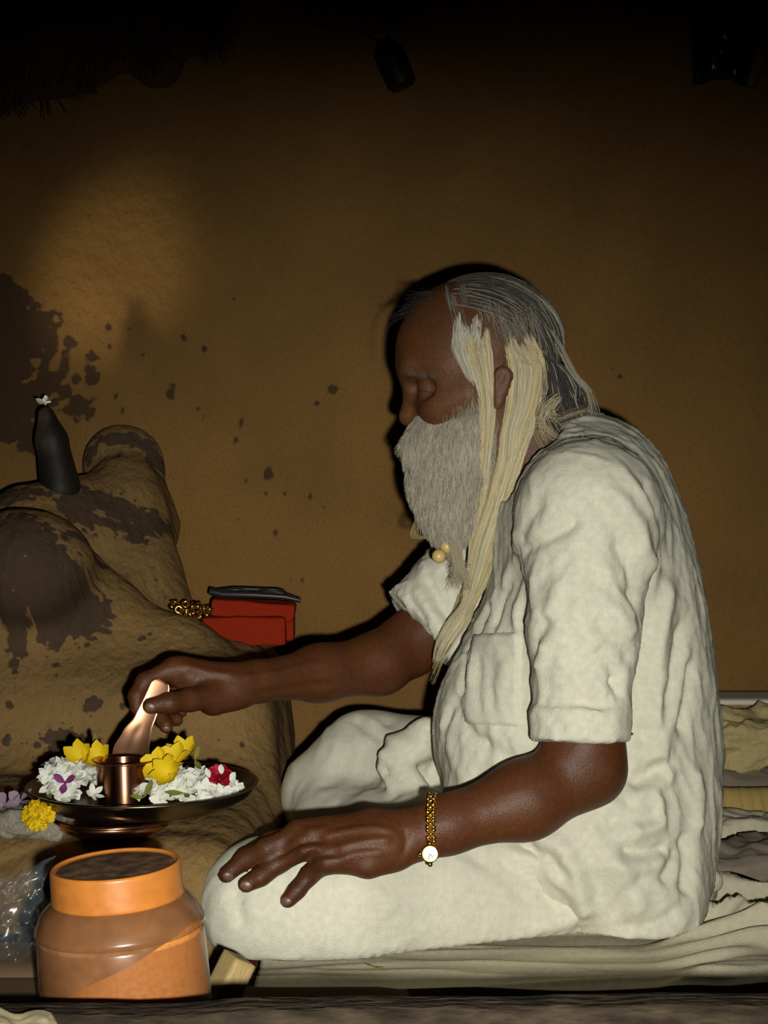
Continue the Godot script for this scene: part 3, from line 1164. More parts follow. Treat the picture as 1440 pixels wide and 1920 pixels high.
func clothes(man: Node3D) -> void:
	# ---- dhoti over crossed legs
	var f := Field.new()
	f.cone(P(1090, 1640, 2.14), P(640, 1690, 1.985), 0.088, 0.074, 0.05)          # near thigh
	f.cone(P(640, 1690, 1.985), P(497, 1690, 1.975), 0.074, 0.062, 0.03)
	f.cone(P(500, 1700, 1.975), P(760, 1740, 2.05), 0.058, 0.055, 0.05)            # shin below
	f.cone(P(560, 1775, 1.96), P(1080, 1735, 2.06), 0.022, 0.03, 0.04)
	f.cone(P(1000, 1480, 2.33), P(690, 1430, 2.46), 0.085, 0.068, 0.05)            # far thigh
	f.cone(P(690, 1425, 2.46), P(610, 1478, 2.47), 0.058, 0.048, 0.03)             # far knee
	f.cone(P(610, 1500, 2.47), P(640, 1640, 2.40), 0.052, 0.06, 0.05)
	f.cone(P(640, 1560, 2.38), P(860, 1600, 2.20), 0.06, 0.07, 0.05)
	f.cone(P(1060, 1640, 2.2), P(1190, 1650, 2.2), 0.10, 0.10, 0.05)
	f.ball(P(760, 1440, 2.33), Vector3(0.032, 0.036, 0.03), 0.012)                   # gathered folds in the lap
	f.ball(P(775, 1400, 2.31), Vector3(0.034, 0.022, 0.03), 0.01)
	f.cone(P(740, 1405, 2.32), P(800, 1365, 2.30), 0.014, 0.016, 0.008)
	f.cone(P(722, 1425, 2.30), P(760, 1490, 2.28), 0.016, 0.018, 0.008)
	f.cone(P(752, 1430, 2.29), P(790, 1490, 2.27), 0.014, 0.016, 0.008)
	f.planes.append(Plane(Vector3.DOWN, -0.006))
	dhoti_f = f
	creases = []
	for c in [[[[660, 1345], [720, 1390], [760, 1420]], -0.004, 0.008], [[[690, 1345], [740, 1395]], 0.003, 0.007], [[[640, 1360], [705, 1430], [745, 1490]], -0.003, 0.010], [[[720, 1345], [775, 1380]], -0.004, 0.008],
		[[[600, 1480], [650, 1440], [700, 1470]], -0.003, 0.02], [[[620, 1520], [680, 1480]], -0.002, 0.015], [[[710, 1440], [735, 1500]], -0.004, 0.006], [[[430, 1670], [445, 1700], [455, 1740]], -0.003, 0.006], [[[440, 1665], [460, 1690]], -0.002, 0.005],
		[[[960, 1600], [1030, 1640], [1065, 1700], [1070, 1740]], 0.005, 0.010], [[[930, 1610], [1000, 1650], [1045, 1700]], -0.003, 0.009], [[[880, 1600], [940, 1640], [1000, 1690]], -0.002, 0.010], [[[1000, 1740], [1050, 1730], [1090, 1700]], 0.004, 0.009],
		[[[600, 1790], [760, 1800], [900, 1795], [1020, 1775]], -0.004, 0.007], [[[500, 1750], [640, 1770], [800, 1775]], 0.002, 0.02]]:
		crease(f, c[0], c[1], c[2], 2.2)
	var g := net(f, 0.006, Vector3(-0.28, -0.01, -0.45), Vector3(0.45, 0.32, 0.4), 2)
	for t in g.v.size():
		var p := g.v[t]
		if p.y > 0.012:
			var k := creased(p, creases) + noise.get_noise_3dv(p * 300.0) * 0.003 + fine.get_noise_3dv(p * 1600.0) * 0.0010 + 0.0020 * sharp(p.x * 360.0 + p.y * 540.0, p.y * 820.0 - p.x * 220.0, p.z * 820.0)
			g.v[t] = p + g.n[t] * k
	g.normals()
	part("dhoti", g, M.cloth, man)
	# ---- shirt
	var s := Field.new()
	s.ball(P(1098, 1075, 2.2), Vector3(0.112, 0.165, 0.182), 0.05)
	s.ball(P(1072, 1370, 2.2), Vector3(0.166, 0.165, 0.165), 0.08)
	s.ball(P(1160, 1250, 2.2), Vector3(0.100, 0.22, 0.15), 0.06)
	s.ball(P(1160, 1560, 2.2), Vector3(0.112, 0.14, 0.175), 0.07)
	s.cone(P(1100, 1560, 2.10), P(1175, 1690, 2.10), 0.075, 0.075, 0.06)
	s.cone(P(1120, 1580, 2.06), P(1200, 1720, 2.06), 0.05, 0.05, 0.05)
	s.cone(P(905, 1560, 2.12), P(1060, 1600, 2.06), 0.05, 0.05, 0.06)
	s.cone(P(1105, 950, 2.03), P(1085, 930, 2.2), 0.070, 0.085, 0.06)              # shoulders
	s.cone(P(1080, 935, 2.2), P(985, 985, 2.36), 0.082, 0.064, 0.05)
	s.ball(P(1130, 925, 2.18), Vector3(0.055, 0.06, 0.09), 0.04)
	s.cone(P(1102, 975, 2.02), P(1095, 1180, 1.985), 0.064, 0.0590, 0.05)           # near sleeve
	var cut_n := (P(1089, 1400, 1.968) - P(1090, 1300, 1.974)).normalized()
	var cut_at := P(1088, 1388, 1.968)
	s.cone(P(1095, 1180, 1.985), P(1089, 1420, 1.968), 0.0590, 0.0465, 0.012).ending(cut_at, cut_n)
	s.cone(P(1089, 1300, 1.972), P(1087, 1420, 1.966), 0.0545, 0.0530, 0.002).ending(cut_at, cut_n)        # turned-up cuff
	s.prims[-1].ended2 = true
	s.prims[-1].end2 = Plane(-cut_n, P(1089, 1328, 1.970))
	s.cone(P(975, 1000, 2.36), P(770, 1205, 2.34), 0.070, 0.064, 0.03).ending(P(797, 1190, 2.342), (P(768, 1207, 2.335) - P(830, 1155, 2.345)).normalized())               # far sleeve
	# neck opening
	s.cone(P(905, 770, 2.2), P(1000, 925, 2.19), 0.078, 0.056, 0.01).carve(0.008)
	s.cone(P(940, 790, 2.14), P(1015, 905, 2.14), 0.066, 0.046, 0.01).carve(0.008)
	shirt_f = s
	s.planes.append(Plane(Vector3.DOWN, -0.008))
	creases = []
	for c in [[[[980, 1036], [1010, 1016], [1060, 992], [1085, 972]], -0.004, 0.007], [[[1132, 918], [1183, 975], [1205, 1031], [1219, 1077]], 0.006, 0.014], [[[1105, 930], [1160, 985], [1185, 1040]], -0.004, 0.012],
		[[[1236, 1026], [1216, 1119], [1209, 1180], [1196, 1314], [1186, 1391]], -0.005, 0.010], 
		[[[1029, 1160], [1010, 1190], [1000, 1225]], -0.004, 0.009], [[[1111, 1160], [1150, 1200], [1183, 1242]], -0.003, 0.010], [[[1121, 1211], [1145, 1245], [1162, 1288]], -0.004, 0.008], [[[1137, 1088], [1175, 1105], [1204, 1129]], -0.003, 0.009],
		[[[1060, 1080], [1040, 1130], [1025, 1160]], 0.003, 0.012], [[[1140, 1130], [1175, 1165], [1190, 1190]], 0.003, 0.010], [[[1085, 1250], [1120, 1300], [1130, 1330]], -0.002, 0.008], [[[1150, 1270], [1165, 1310]], -0.004, 0.006], [[[1020, 1200], [1010, 1260]], 0.003, 0.010],
		[[[957, 1088], [940, 1130], [926, 1180]], -0.003, 0.007], [[[985, 1090], [972, 1140], [975, 1180]], 0.004, 0.008], [[[921, 1134], [905, 1165], [898, 1190]], -0.003, 0.007], [[[990, 980], [960, 1060], [945, 1110]], 0.003, 0.010], [[[1020, 930], [990, 975], [975, 1020]], -0.003, 0.010],
		[[[880, 1200], [868, 1260], [862, 1310]], -0.003, 0.006], [[[895, 1220], [885, 1290]], 0.002, 0.006], [[[850, 1300], [875, 1370], [920, 1400]], -0.004, 0.009], [[[830, 1340], [850, 1420], [880, 1470]], 0.003, 0.012], [[[845, 1320], [835, 1400]], -0.003, 0.007], [[[900, 1400], [960, 1420], [1010, 1430]], -0.003, 0.012],
		[[[1281, 1160], [1265, 1262], [1250, 1330]], -0.006, 0.010], [[[1250, 1080], [1235, 1180], [1215, 1290], [1200, 1380]], 0.007, 0.014], [[[1300, 1230], [1290, 1310], [1275, 1380]], -0.005, 0.009], [[[1265, 1300], [1245, 1380], [1230, 1430]], 0.004, 0.010],
		[[[1180, 1470], [1215, 1452], [1240, 1433]], -0.005, 0.009], [[[1175, 1500], [1225, 1480], [1265, 1440]], 0.004, 0.009], [[[1180, 1563], [1215, 1556], [1245, 1540]], 0.006, 0.009], [[[1160, 1595], [1210, 1600], [1255, 1585]], -0.005, 0.008], [[[1150, 1620], [1200, 1625], [1250, 1610]], 0.004, 0.010],
		[[[1240, 1657], [1262, 1620], [1273, 1590]], -0.005, 0.009], [[[1225, 1490], [1235, 1525], [1236, 1540]], 0.004, 0.006], [[[1050, 1600], [1085, 1650], [1110, 1720]], 0.006, 0.010], [[[1080, 1590], [1110, 1640], [1130, 1700]], -0.004, 0.010], [[[1130, 1600], [1180, 1660], [1200, 1720]], 0.004, 0.012],
		[[[1000, 1570], [1060, 1590], [1110, 1640]], 0.005, 0.010], [[[980, 1590], [1030, 1610], [1070, 1650]], -0.004, 0.009], [[[1150, 1740], [1220, 1735], [1270, 1710]], -0.004, 0.008], [[[1280, 1560], [1290, 1620], [1285, 1680]], -0.006, 0.010], [[[1300, 1440], [1312, 1500], [1300, 1560]], 0.004, 0.010],
		[[[1090, 1000], [1088, 1080], [1085, 1160]], 0.0025, 0.010], [[[1150, 1010], [1185, 1080], [1200, 1150]], -0.0030, 0.008], [[[1120, 1040], [1160, 1110], [1190, 1165]], 0.0026, 0.008], [[[1060, 1180], [1100, 1220], [1140, 1290]], -0.0022, 0.007], [[[1040, 1230], [1080, 1265], [1110, 1310]], 0.0020, 0.007], [[[1020, 1290], [1060, 1310], [1120, 1318]], -0.0016, 0.006],
		[[[1150, 1300], [1130, 1322], [1100, 1326]], -0.0018, 0.005], [[[1030, 1345], [1060, 1370]], -0.0015, 0.005], [[[1110, 1340], [1135, 1375]], -0.0015, 0.005], [[[1010, 1050], [1000, 1110], [1012, 1160]], 0.0026, 0.009],
		[[[1225, 1200], [1212, 1300], [1204, 1400]], -0.0035, 0.008], [[[1245, 1250], [1232, 1330], [1222, 1420]], 0.0030, 0.008], [[[1200, 900], [1235, 980], [1255, 1080]], -0.0030, 0.009], [[[1150, 870], [1205, 940], [1240, 1020]], 0.0030, 0.010],
		[[[930, 1230], [925, 1290], [935, 1350]], -0.0018, 0.006], [[[955, 1240], [950, 1300]], 0.0016, 0.007], [[[905, 1230], [900, 1300], [905, 1345]], -0.0018, 0.005], [[[1020, 1620], [1080, 1680], [1090, 1740]], 0.0040, 0.009], [[[1190, 1500], [1150, 1540], [1120, 1560]], -0.0026, 0.009], [[[1210, 1640], [1170, 1680], [1150, 1730]], -0.0026, 0.009], [[[1120, 1500], [1190, 1520], [1250, 1500]], 0.0028, 0.010],
		[[[1080, 1480], [1130, 1470], [1180, 1440]], -0.003, 0.010], [[[1180, 1400], [1210, 1420], [1250, 1415]], 0.004, 0.010], [[[760, 1110], [790, 1160], [815, 1200]], -0.003, 0.006], [[[775, 1100], [810, 1150], [835, 1190]], 0.003, 0.007], [[[800, 1080], [825, 1130], [850, 1170]], -0.004, 0.007], [[[835, 1060], [845, 1110], [865, 1150]], -0.004, 0.008]]:
		crease(s, c[0], c[1], c[2], 2.15)
	var gs := net(s, 0.0048, Vector3(-0.03, -0.01, -0.25), Vector3(0.46, 0.66, 0.34), 1)
	for t in gs.v.size():
		gs.v[t] += gs.n[t] * shirt_fold(gs.v[t])
	gs.normals()
	var shirt := part("shirt", gs, M.cloth, man)
	# breast pocket
	var gp := Geo.new()
	var nx := 16
	var ny := 26
	for j in ny + 1:
		for i in nx + 1:
			var u := float(i) / nx
			var w := float(j) / ny
			var px := lerpf(lerpf(890, 980, u), lerpf(862, 978, u), w)
			var py := lerpf(1188, 1358, w) + (10.0 * u if w > 0.9 else 0.0) - 4.0 * u
			var edge := 1.0 if i > 0 and i < nx and j > 0 and j < ny else 0.0
			var top := 0.0015 if j <= 5 else 0.0
			var d := hit(s, px, py)
			var p := P(px, py, d if d > 0 else 2.05)
			var nn := s.grad(p)
			gp.v.append(p + nn * (shirt_fold(p) + 0.0042 * edge - 0.001 * (1.0 - edge) + top * edge))
	for j in ny:
		for i in nx:
			var a := j * (nx + 1) + i
			gp.quad(a, a + 1, a + nx + 2, a + nx + 1)
	gp.normals()
	for t in gp.v.size():
		gp.v[t] -= man.position
	put("pocket", gp.mesh(), M.cloth, shirt)

func sharp(x: float, y: float, z: float) -> float:          # a pleat-like ridge
	var r := clampf(1.0 - absf(noise.get_noise_3d(x, y, z)) * 3.0, 0.0, 1.0)
	return r * r

func shirt_fold(p: Vector3) -> float:
	var k := creased(p, creases)
	var sleeve := smoothstep(0.18, 0.20, p.z)
	# long vertical drapes on the trunk, slanting wrinkles on the sleeve
	k += (1.0 - sleeve) * 0.0030 * sharp(p.x * 1100.0 + p.y * 240.0, p.y * 330.0, p.z * 1100.0)
	k += sleeve * 0.0022 * sharp(p.x * 520.0 + p.y * 560.0, p.y * 760.0 - p.x * 420.0, p.z * 520.0)
	k += 0.0011 * sharp(p.x * 3200.0 + p.y * 1200.0, p.y * 1500.0 - p.x * 600.0 + 50.0, p.z * 2800.0)
	k += noise.get_noise_3d(p.x * 700.0, p.y * 460.0, p.z * 700.0) * 0.0020
	k += fine.get_noise_3d(p.x * 5200.0, p.y * 4200.0, p.z * 5200.0) * 0.0006
	return k

# ---------------------------------------------------------------- body
func paint(g: Geo, dark: Color, light: Color, scale: float) -> void:
	g.c.resize(g.v.size())
	for t in g.v.size():
		g.c[t] = dark.lerp(light, clampf(0.5 + noise.get_noise_3dv(g.v[t] * scale) * 0.9, 0.0, 1.0))

func body(man: Node3D) -> void:
	var dark := Color(0.078, 0.025, 0.0085)
	var light := Color(0.128, 0.044, 0.015)
	var whole := Geo.new()
	# trunk and legs under the clothes
	var b := Field.new()
	b.cone(P(1120, 1580, 2.2), P(1090, 1350, 2.2), 0.10, 0.115, 0.06, Vector3.BACK, 0.75)
	b.cone(P(1090, 1350, 2.2), P(1090, 1060, 2.2), 0.11, 0.085, 0.06, Vector3.BACK, 0.72)
	b.cone(P(1095, 980, 2.06), P(1000, 1010, 2.34), 0.05, 0.05, 0.05)
	b.cone(P(1060, 960, 2.2), P(980, 860, 2.2), 0.055, 0.052, 0.04)
	b.cone(P(1090, 1640, 2.14), P(530, 1690, 1.985), 0.075, 0.05, 0.04)
	b.cone(P(1060, 1600, 2.28), P(640, 1450, 2.46), 0.075, 0.045, 0.04)
	b.cone(P(530, 1700, 1.985), P(820, 1740, 2.2), 0.045, 0.035, 0.03)
	b.cone(P(640, 1470, 2.46), P(700, 1660, 2.2), 0.042, 0.032, 0.03)
	b.planes.append(Plane(Vector3.DOWN, -0.02))
	whole.join(net(b, 0.011, Vector3(-0.3, -0.02, -0.4), Vector3(0.42, 0.66, 0.35), 1))
	paint(whole, dark, light, 300.0)
	# head and neck
	var h := Field.new()
	h.ball(P(905, 645, 2.2), Vector3(0.0955, 0.082, 0.074), 0.02)
	h.cone(P(828, 655, 2.2), P(845, 640, 2.2), 0.050, 0.055, 0.03)
	h.cone(P(858, 720, 2.2), P(856, 830, 2.2), 0.056, 0.042, 0.04, Vector3.BACK, 0.95)
	h.cone(P(771, 690, 2.168), P(771, 690, 2.232), 0.0115, 0.0115, 0.018)            # brow
	h.cone(P(825, 762, 2.158), P(880, 740, 2.14), 0.020, 0.016, 0.025)              # cheek bones
	h.cone(P(825, 762, 2.242), P(880, 740, 2.26), 0.020, 0.016, 0.025)
	h.cone(P(786, 688, 2.2), P(767, 778, 2.2), 0.0095, 0.0115, 0.012)               # nose
	h.ball(P(768, 783, 2.2), Vector3(0.0115, 0.0105, 0.0115), 0.008)
	h.ball(P(783, 789, 2.188), Vector3(0.010, 0.0075, 0.0065), 0.005)
	h.ball(P(783, 789, 2.212), Vector3(0.010, 0.0075, 0.0065), 0.005)
	h.ball(P(777, 800, 2.189), Vector3(0.004, 0.0025, 0.0032), 0.003)
	h.carve(0.002)
	h.ball(P(783, 728, 2.158), Vector3(0.024, 0.0145, 0.026), 0.01)
	h.carve(0.010)
	h.ball(P(783, 728, 2.242), Vector3(0.024, 0.0145, 0.026), 0.01)
	h.carve(0.010)
	h.cone(P(812, 822, 2.19), P(812, 822, 2.21), 0.012, 0.012, 0.015)               # mouth and jaw
	h.cone(P(915, 800, 2.162), P(838, 880, 2.185), 0.016, 0.014, 0.04)
	h.cone(P(915, 800, 2.238), P(838, 880, 2.215), 0.016, 0.014, 0.04)
	h.ball(P(832, 885, 2.2), Vector3(0.020, 0.020, 0.022), 0.02)
	h.cone(P(945, 790, 2.2), P(1030, 920, 2.2), 0.054, 0.066, 0.03)                 # neck
	h.cone(P(985, 760, 2.2), P(1085, 900, 2.2), 0.048, 0.060, 0.03)
	for e in [[2.126, -1.0], [2.274, 1.0]]:                                         # ears
		h.cone(P(944, 705, e[0]), P(934, 758, e[0] + 0.002), 0.0125, 0.0075, 0.006, Vector3.BACK, 2.2)
		h.cone(P(940, 706, e[0] + 0.011 * e[1]), P(933, 738, e[0] + 0.010 * e[1]), 0.0095, 0.0070, 0.004).carve(0.002)
	# eyelids, nearly closed, looking down
	h.ball(P(804, 724, 2.1675), Vector3(0.0135, 0.0118, 0.0140), 0.012).after()
	h.ball(P(806, 736, 2.1675), Vector3(0.0125, 0.0090, 0.0130), 0.008).after()
	h.ball(P(804, 724, 2.2325), Vector3(0.0135, 0.0118, 0.0140), 0.012).after()
	h.ball(P(806, 736, 2.2325), Vector3(0.0125, 0.0090, 0.0130), 0.008).after()
	head_f = h
	var gh := net(h, 0.0032, Vector3(0.01, 0.50, -0.12), Vector3(0.28, 0.88, 0.14), 1)
	for t in gh.v.size():
		gh.v[t] += gh.n[t] * (noise.get_noise_3dv(gh.v[t] * 1500.0) * 0.0008)
	gh.normals()
	paint(gh, Color(0.092, 0.034, 0.012), Color(0.165, 0.068, 0.027), 260.0)
	whole.join(gh)
	# near arm: elbow out, forearm along the thigh, hand on the knee
	var df := dhoti_f
	var rest := func(px: float, py: float, r: float, fallback: float) -> Vector3:
		return on(df, px, py, r * 0.92, fallback)
	var a := Field.new()
	var wrist := P(748, 1580, 1.915)
	a.cone(P(1100, 1050, 2.0), P(1095, 1400, 1.978), 0.046, 0.040, 0.02)
	a.cone(P(1095, 1400, 1.978), P(1102, 1440, 1.98), 0.040, 0.038, 0.02)
	a.cone(P(1134, 1456, 1.99), P(1105, 1440, 1.98), 0.018, 0.034, 0.015)
	a.cone(P(1100, 1444, 1.98), P(985, 1500, 1.955), 0.038, 0.0405, 0.02)
	a.cone(P(985, 1500, 1.955), P(840, 1545, 1.93), 0.0395, 0.0295, 0.02)
	a.cone(P(840, 1545, 1.93), wrist, 0.0295, 0.0255, 0.015)
	a.cone(P(775, 1552, 1.925), P(700, 1550, 1.925), 0.017, 0.020, 0.015)
	a.cone(P(735, 1605, 1.905), P(690, 1618, 1.895), 0.016, 0.017, 0.015)              # heel of the hand
	var k1 := P(575, 1556, 1.945)
	var k2 := P(560, 1563, 1.922)
	var k3 := P(570, 1590, 1.905)
	var k4 := P(615, 1614, 1.892)
	for kk in [[k1, 0.0125], [k2, 0.0125], [k3, 0.0120], [k4, 0.0110]]:
		a.cone(wrist.lerp(P(690, 1585, 1.91), 0.6), kk[0], 0.022, kk[1], 0.014)
	a.cone(P(690, 1560, 1.93), k2, 0.021, 0.0135, 0.01)
	a.cone(P(690, 1600, 1.905), k4, 0.020, 0.0125, 0.01)
	a.chain([k1, P(505, 1578, 1.955), rest.call(465, 1612, 0.009, 1.97)], [0.0118, 0.0100, 0.0085], 0.006)
	a.chain([k2, P(500, 1592, 1.915), rest.call(462, 1622, 0.0098, 1.93), rest.call(431, 1646, 0.0085, 1.945)], [0.0122, 0.0112, 0.0100, 0.0088], 0.006)
	a.chain([k3, rest.call(525, 1626, 0.0115, 1.90), rest.call(490, 1650, 0.0105, 1.90), rest.call(466, 1662, 0.0095, 1.90)], [0.0122, 0.0110, 0.0102, 0.0095], 0.005)
	a.chain([k4, rest.call(580, 1648, 0.0105, 1.89), rest.call(557, 1672, 0.0098, 1.89), rest.call(540, 1689, 0.0088, 1.89)], [0.0112, 0.0102, 0.0096, 0.0088], 0.005)
	a.chain([P(690, 1550, 1.945), P(640, 1580, 1.975), P(590, 1620, 1.985)], [0.014, 0.012, 0.0095], 0.012)   # thumb on the far side
	var ga := net(a, 0.0034, Vector3(-0.24, 0.0, 0.08), Vector3(0.34, 0.56, 0.42), 1)
	var veins := []
	creases = []
	for c in [[[[740, 1560], [690, 1552], [640, 1560], [600, 1572]], 0.0016, 0.004], [[[735, 1575], [680, 1578], [630, 1590]], 0.0014, 0.004], [[[725, 1598], [670, 1602], [640, 1612]], 0.0012, 0.004], [[[760, 1555], [762, 1580], [755, 1605]], -0.0012, 0.004], [[[620, 1555], [570, 1560]], 0.002, 0.006], [[[600, 1585], [560, 1600]], 0.002, 0.006], [[[610, 1575], [560, 1580], [520, 1605]], -0.0025, 0.004], [[[640, 1600], [600, 1602], [575, 1612]], -0.002, 0.004]]:
		crease(a, c[0], c[1], c[2], 1.9)
	veins = creases
	for t in ga.v.size():
		ga.v[t] += ga.n[t] * (noise.get_noise_3dv(ga.v[t] * 1300.0) * 0.0009 + (creased(ga.v[t], veins) if ga.v[t].x < 0.08 else 0.0))
	ga.normals()
	paint(ga, dark, light, 420.0)
	whole.join(ga)
	# far arm: reaches out, thumb and fingers close on the spoon
	var r := Field.new()
	var w2 := P(432, 1284, 2.17)
	r.cone(P(985, 1010, 2.36), P(770, 1208, 2.345), 0.045, 0.038, 0.02)
	r.cone(P(770, 1208, 2.345), P(710, 1242, 2.31), 0.0385, 0.037, 0.02)
	r.cone(P(710, 1246, 2.31), P(600, 1262, 2.26), 0.0375, 0.033, 0.02)
	r.cone(P(600, 1262, 2.26), P(480, 1278, 2.19), 0.033, 0.0235, 0.02)
	r.cone(P(480, 1278, 2.19), w2, 0.0235, 0.0225, 0.015)
	r.cone(P(452, 1300, 2.165), P(400, 1312, 2.15), 0.017, 0.019, 0.015)               # heel and thumb ball
	r.cone(w2, P(345, 1262, 2.155), 0.024, 0.020, 0.014)
	r.cone(P(400, 1280, 2.18), P(350, 1275, 2.19), 0.020, 0.019, 0.014)
	r.cone(P(330, 1255, 2.15), P(318, 1253, 2.165), 0.0135, 0.013, 0.010)
	# index: knuckle up, bends down behind the spoon
	r.chain([P(325, 1252, 2.148), P(272, 1278, 2.135), P(256, 1305, 2.128), P(256, 1328, 2.125)], [0.0125, 0.0105, 0.0095, 0.0082], 0.006)
	r.chain([P(330, 1258, 2.17), P(290, 1292, 2.165), P(288, 1325, 2.155), P(312, 1362, 2.14)], [0.0122, 0.0108, 0.0100, 0.0086], 0.005)   # middle finger
	r.chain([P(345, 1265, 2.19), P(308, 1308, 2.185), P(315, 1335, 2.175), P(331, 1350, 2.155)], [0.0118, 0.0104, 0.0096, 0.0085], 0.005)   # ring finger
	r.chain([P(362, 1275, 2.20), P(330, 1312, 2.195), P(340, 1335, 2.185)], [0.0105, 0.009, 0.008], 0.005)    # little finger
	r.chain([P(405, 1305, 2.15), P(355, 1312, 2.115), P(318, 1318, 2.093), P(283, 1324, 2.088)], [0.0165, 0.0130, 0.0112, 0.0095], 0.008)   # thumb in front
	var gr := net(r, 0.0034, Vector3(-0.31, 0.15, -0.22), Vector3(0.20, 0.62, 0.20), 1)
	creases = []
	for c in [[[[372, 1262], [366, 1290]], -0.0012, 0.0035], [[[356, 1262], [352, 1288]], -0.0012, 0.0035], [[[340, 1265], [340, 1288]], -0.0012, 0.003], [[[600, 1240], [520, 1262], [450, 1272]], 0.0015, 0.005], [[[640, 1280], [560, 1290], [480, 1300]], -0.0015, 0.006], [[[440, 1265], [400, 1262], [340, 1246]], 0.0016, 0.005]]:
		crease(r, c[0], c[1], c[2], 2.15)
	for t in gr.v.size():
		gr.v[t] += gr.n[t] * (noise.get_noise_3dv(gr.v[t] * 1300.0) * 0.0009 + creased(gr.v[t], creases))
	gr.normals()
	paint(gr, dark, light, 420.0)
	whole.join(gr)
	part("body", whole, M.skin, man)
	# finger nails
	var nail := mat(lin(0.115, 0.058, 0.036), 0.4)
	for q in [[428, 1643, a, 0.0060], [461, 1660, a, 0.0068], [536, 1690, a, 0.0062], [282, 1326, r, 0.0068], [312, 1367, r, 0.0052]]:
		var d := hit(q[2], q[0], q[1])
		if d < 0.0:
			continue
		var p := P(q[0], q[1], d)
		var nn: Vector3 = q[2].grad(p)
		var g := lathe([Vector2(0.0, 0.0011), Vector2(q[3] * 0.6, 0.0008), Vector2(q[3] * 0.9, 0.0002), Vector2(q[3], -0.0008)], 14)
		var o := put("finger_nail", g.mesh(), nail, man, p - man.position)
		o.basis = Basis(Quaternion(Vector3.UP, nn)) * Basis.from_scale(Vector3(1.0, 1.0, 0.78))
	# wrist watch on the near arm: a loose chain of gold links and a small dial
	var c0 := P(810, 1546, 1.922)
	var axis := Vector3(1.0, 0.04, 0.08).normalized()
	var watch := thing("wrist_watch", c0, "small gold watch with link bracelet on the wrist of the seated person", "watch")
	var e1 := axis.cross(Vector3.UP).normalized()
	var e2 := e1.cross(axis).normalized()
	if e2.y < 0.0:
		e2 = -e2
	if e1.z < 0.0:
		e1 = -e1
	var bead := SphereMesh.new()
	bead.radius = 0.0030
	bead.height = 0.0060
	bead.radial_segments = 10
	bead.rings = 6
	var ring := func(t: float) -> Vector3:
		var dir: Vector3 = (e1 * sin(t) + e2 * cos(t)).normalized()
		var q := c0
		var step := 0.015
		while a.at(q + dir * step) < 0.0015 and step < 0.06:
			step += 0.0008
		return dir * step
	for k in 34:
		var t := -2.2 + k * (4.15 / 33.0)
		var p: Vector3 = ring.call(t)
		for sgn in ([-1.0, 1.0] if k % 3 != 1 else [0.0]):
			put("chain_link", bead, M.gold, watch, p + axis * (0.0030 * sgn))
	var dial_at := P(806, 1601, 1.878) - c0
	var face_dir := (EYE - (c0 + dial_at)).normalized()
	var case_ := lathe([Vector2(0.0, -0.003), Vector2(0.0080, -0.003), Vector2(0.0092, -0.0005), Vector2(0.0090, 0.0015), Vector2(0.0075, 0.002), Vector2(0.0075, 0.0012), Vector2(0.0, 0.0012)], 28)
	var cs := put("case", case_.mesh(), M.gold, watch, dial_at)
	cs.basis = Basis(Quaternion(Vector3.UP, face_dir.lerp(Vector3.BACK, 0.4).normalized()))
	put("dial", lathe([Vector2(0.0, 0.0016), Vector2(0.0072, 0.0016), Vector2(0.0072, 0.0012)], 28).mesh(), mat(lin(0.8, 0.74, 0.66), 0.3), cs)
	var handg := Geo.new()
	tube(handg, [Vector3(0, 0.0019, 0), Vector3(0.003, 0.0019, 0.003)], 0.0003, 0.0003, 4)
	tube(handg, [Vector3(0, 0.0019, 0), Vector3(-0.0015, 0.0019, 0.005)], 0.0003, 0.0003, 4)
	put("hands", handg.mesh(), mat(Color(0.05, 0.04, 0.03), 0.4), cs)
	for q in [Vector3(-0.010, 0, 0), Vector3(0.0, 0, 0.0105), Vector3(0, 0, -0.0105)]:
		put("lug", bead, M.gold, cs, q)
	spoon()

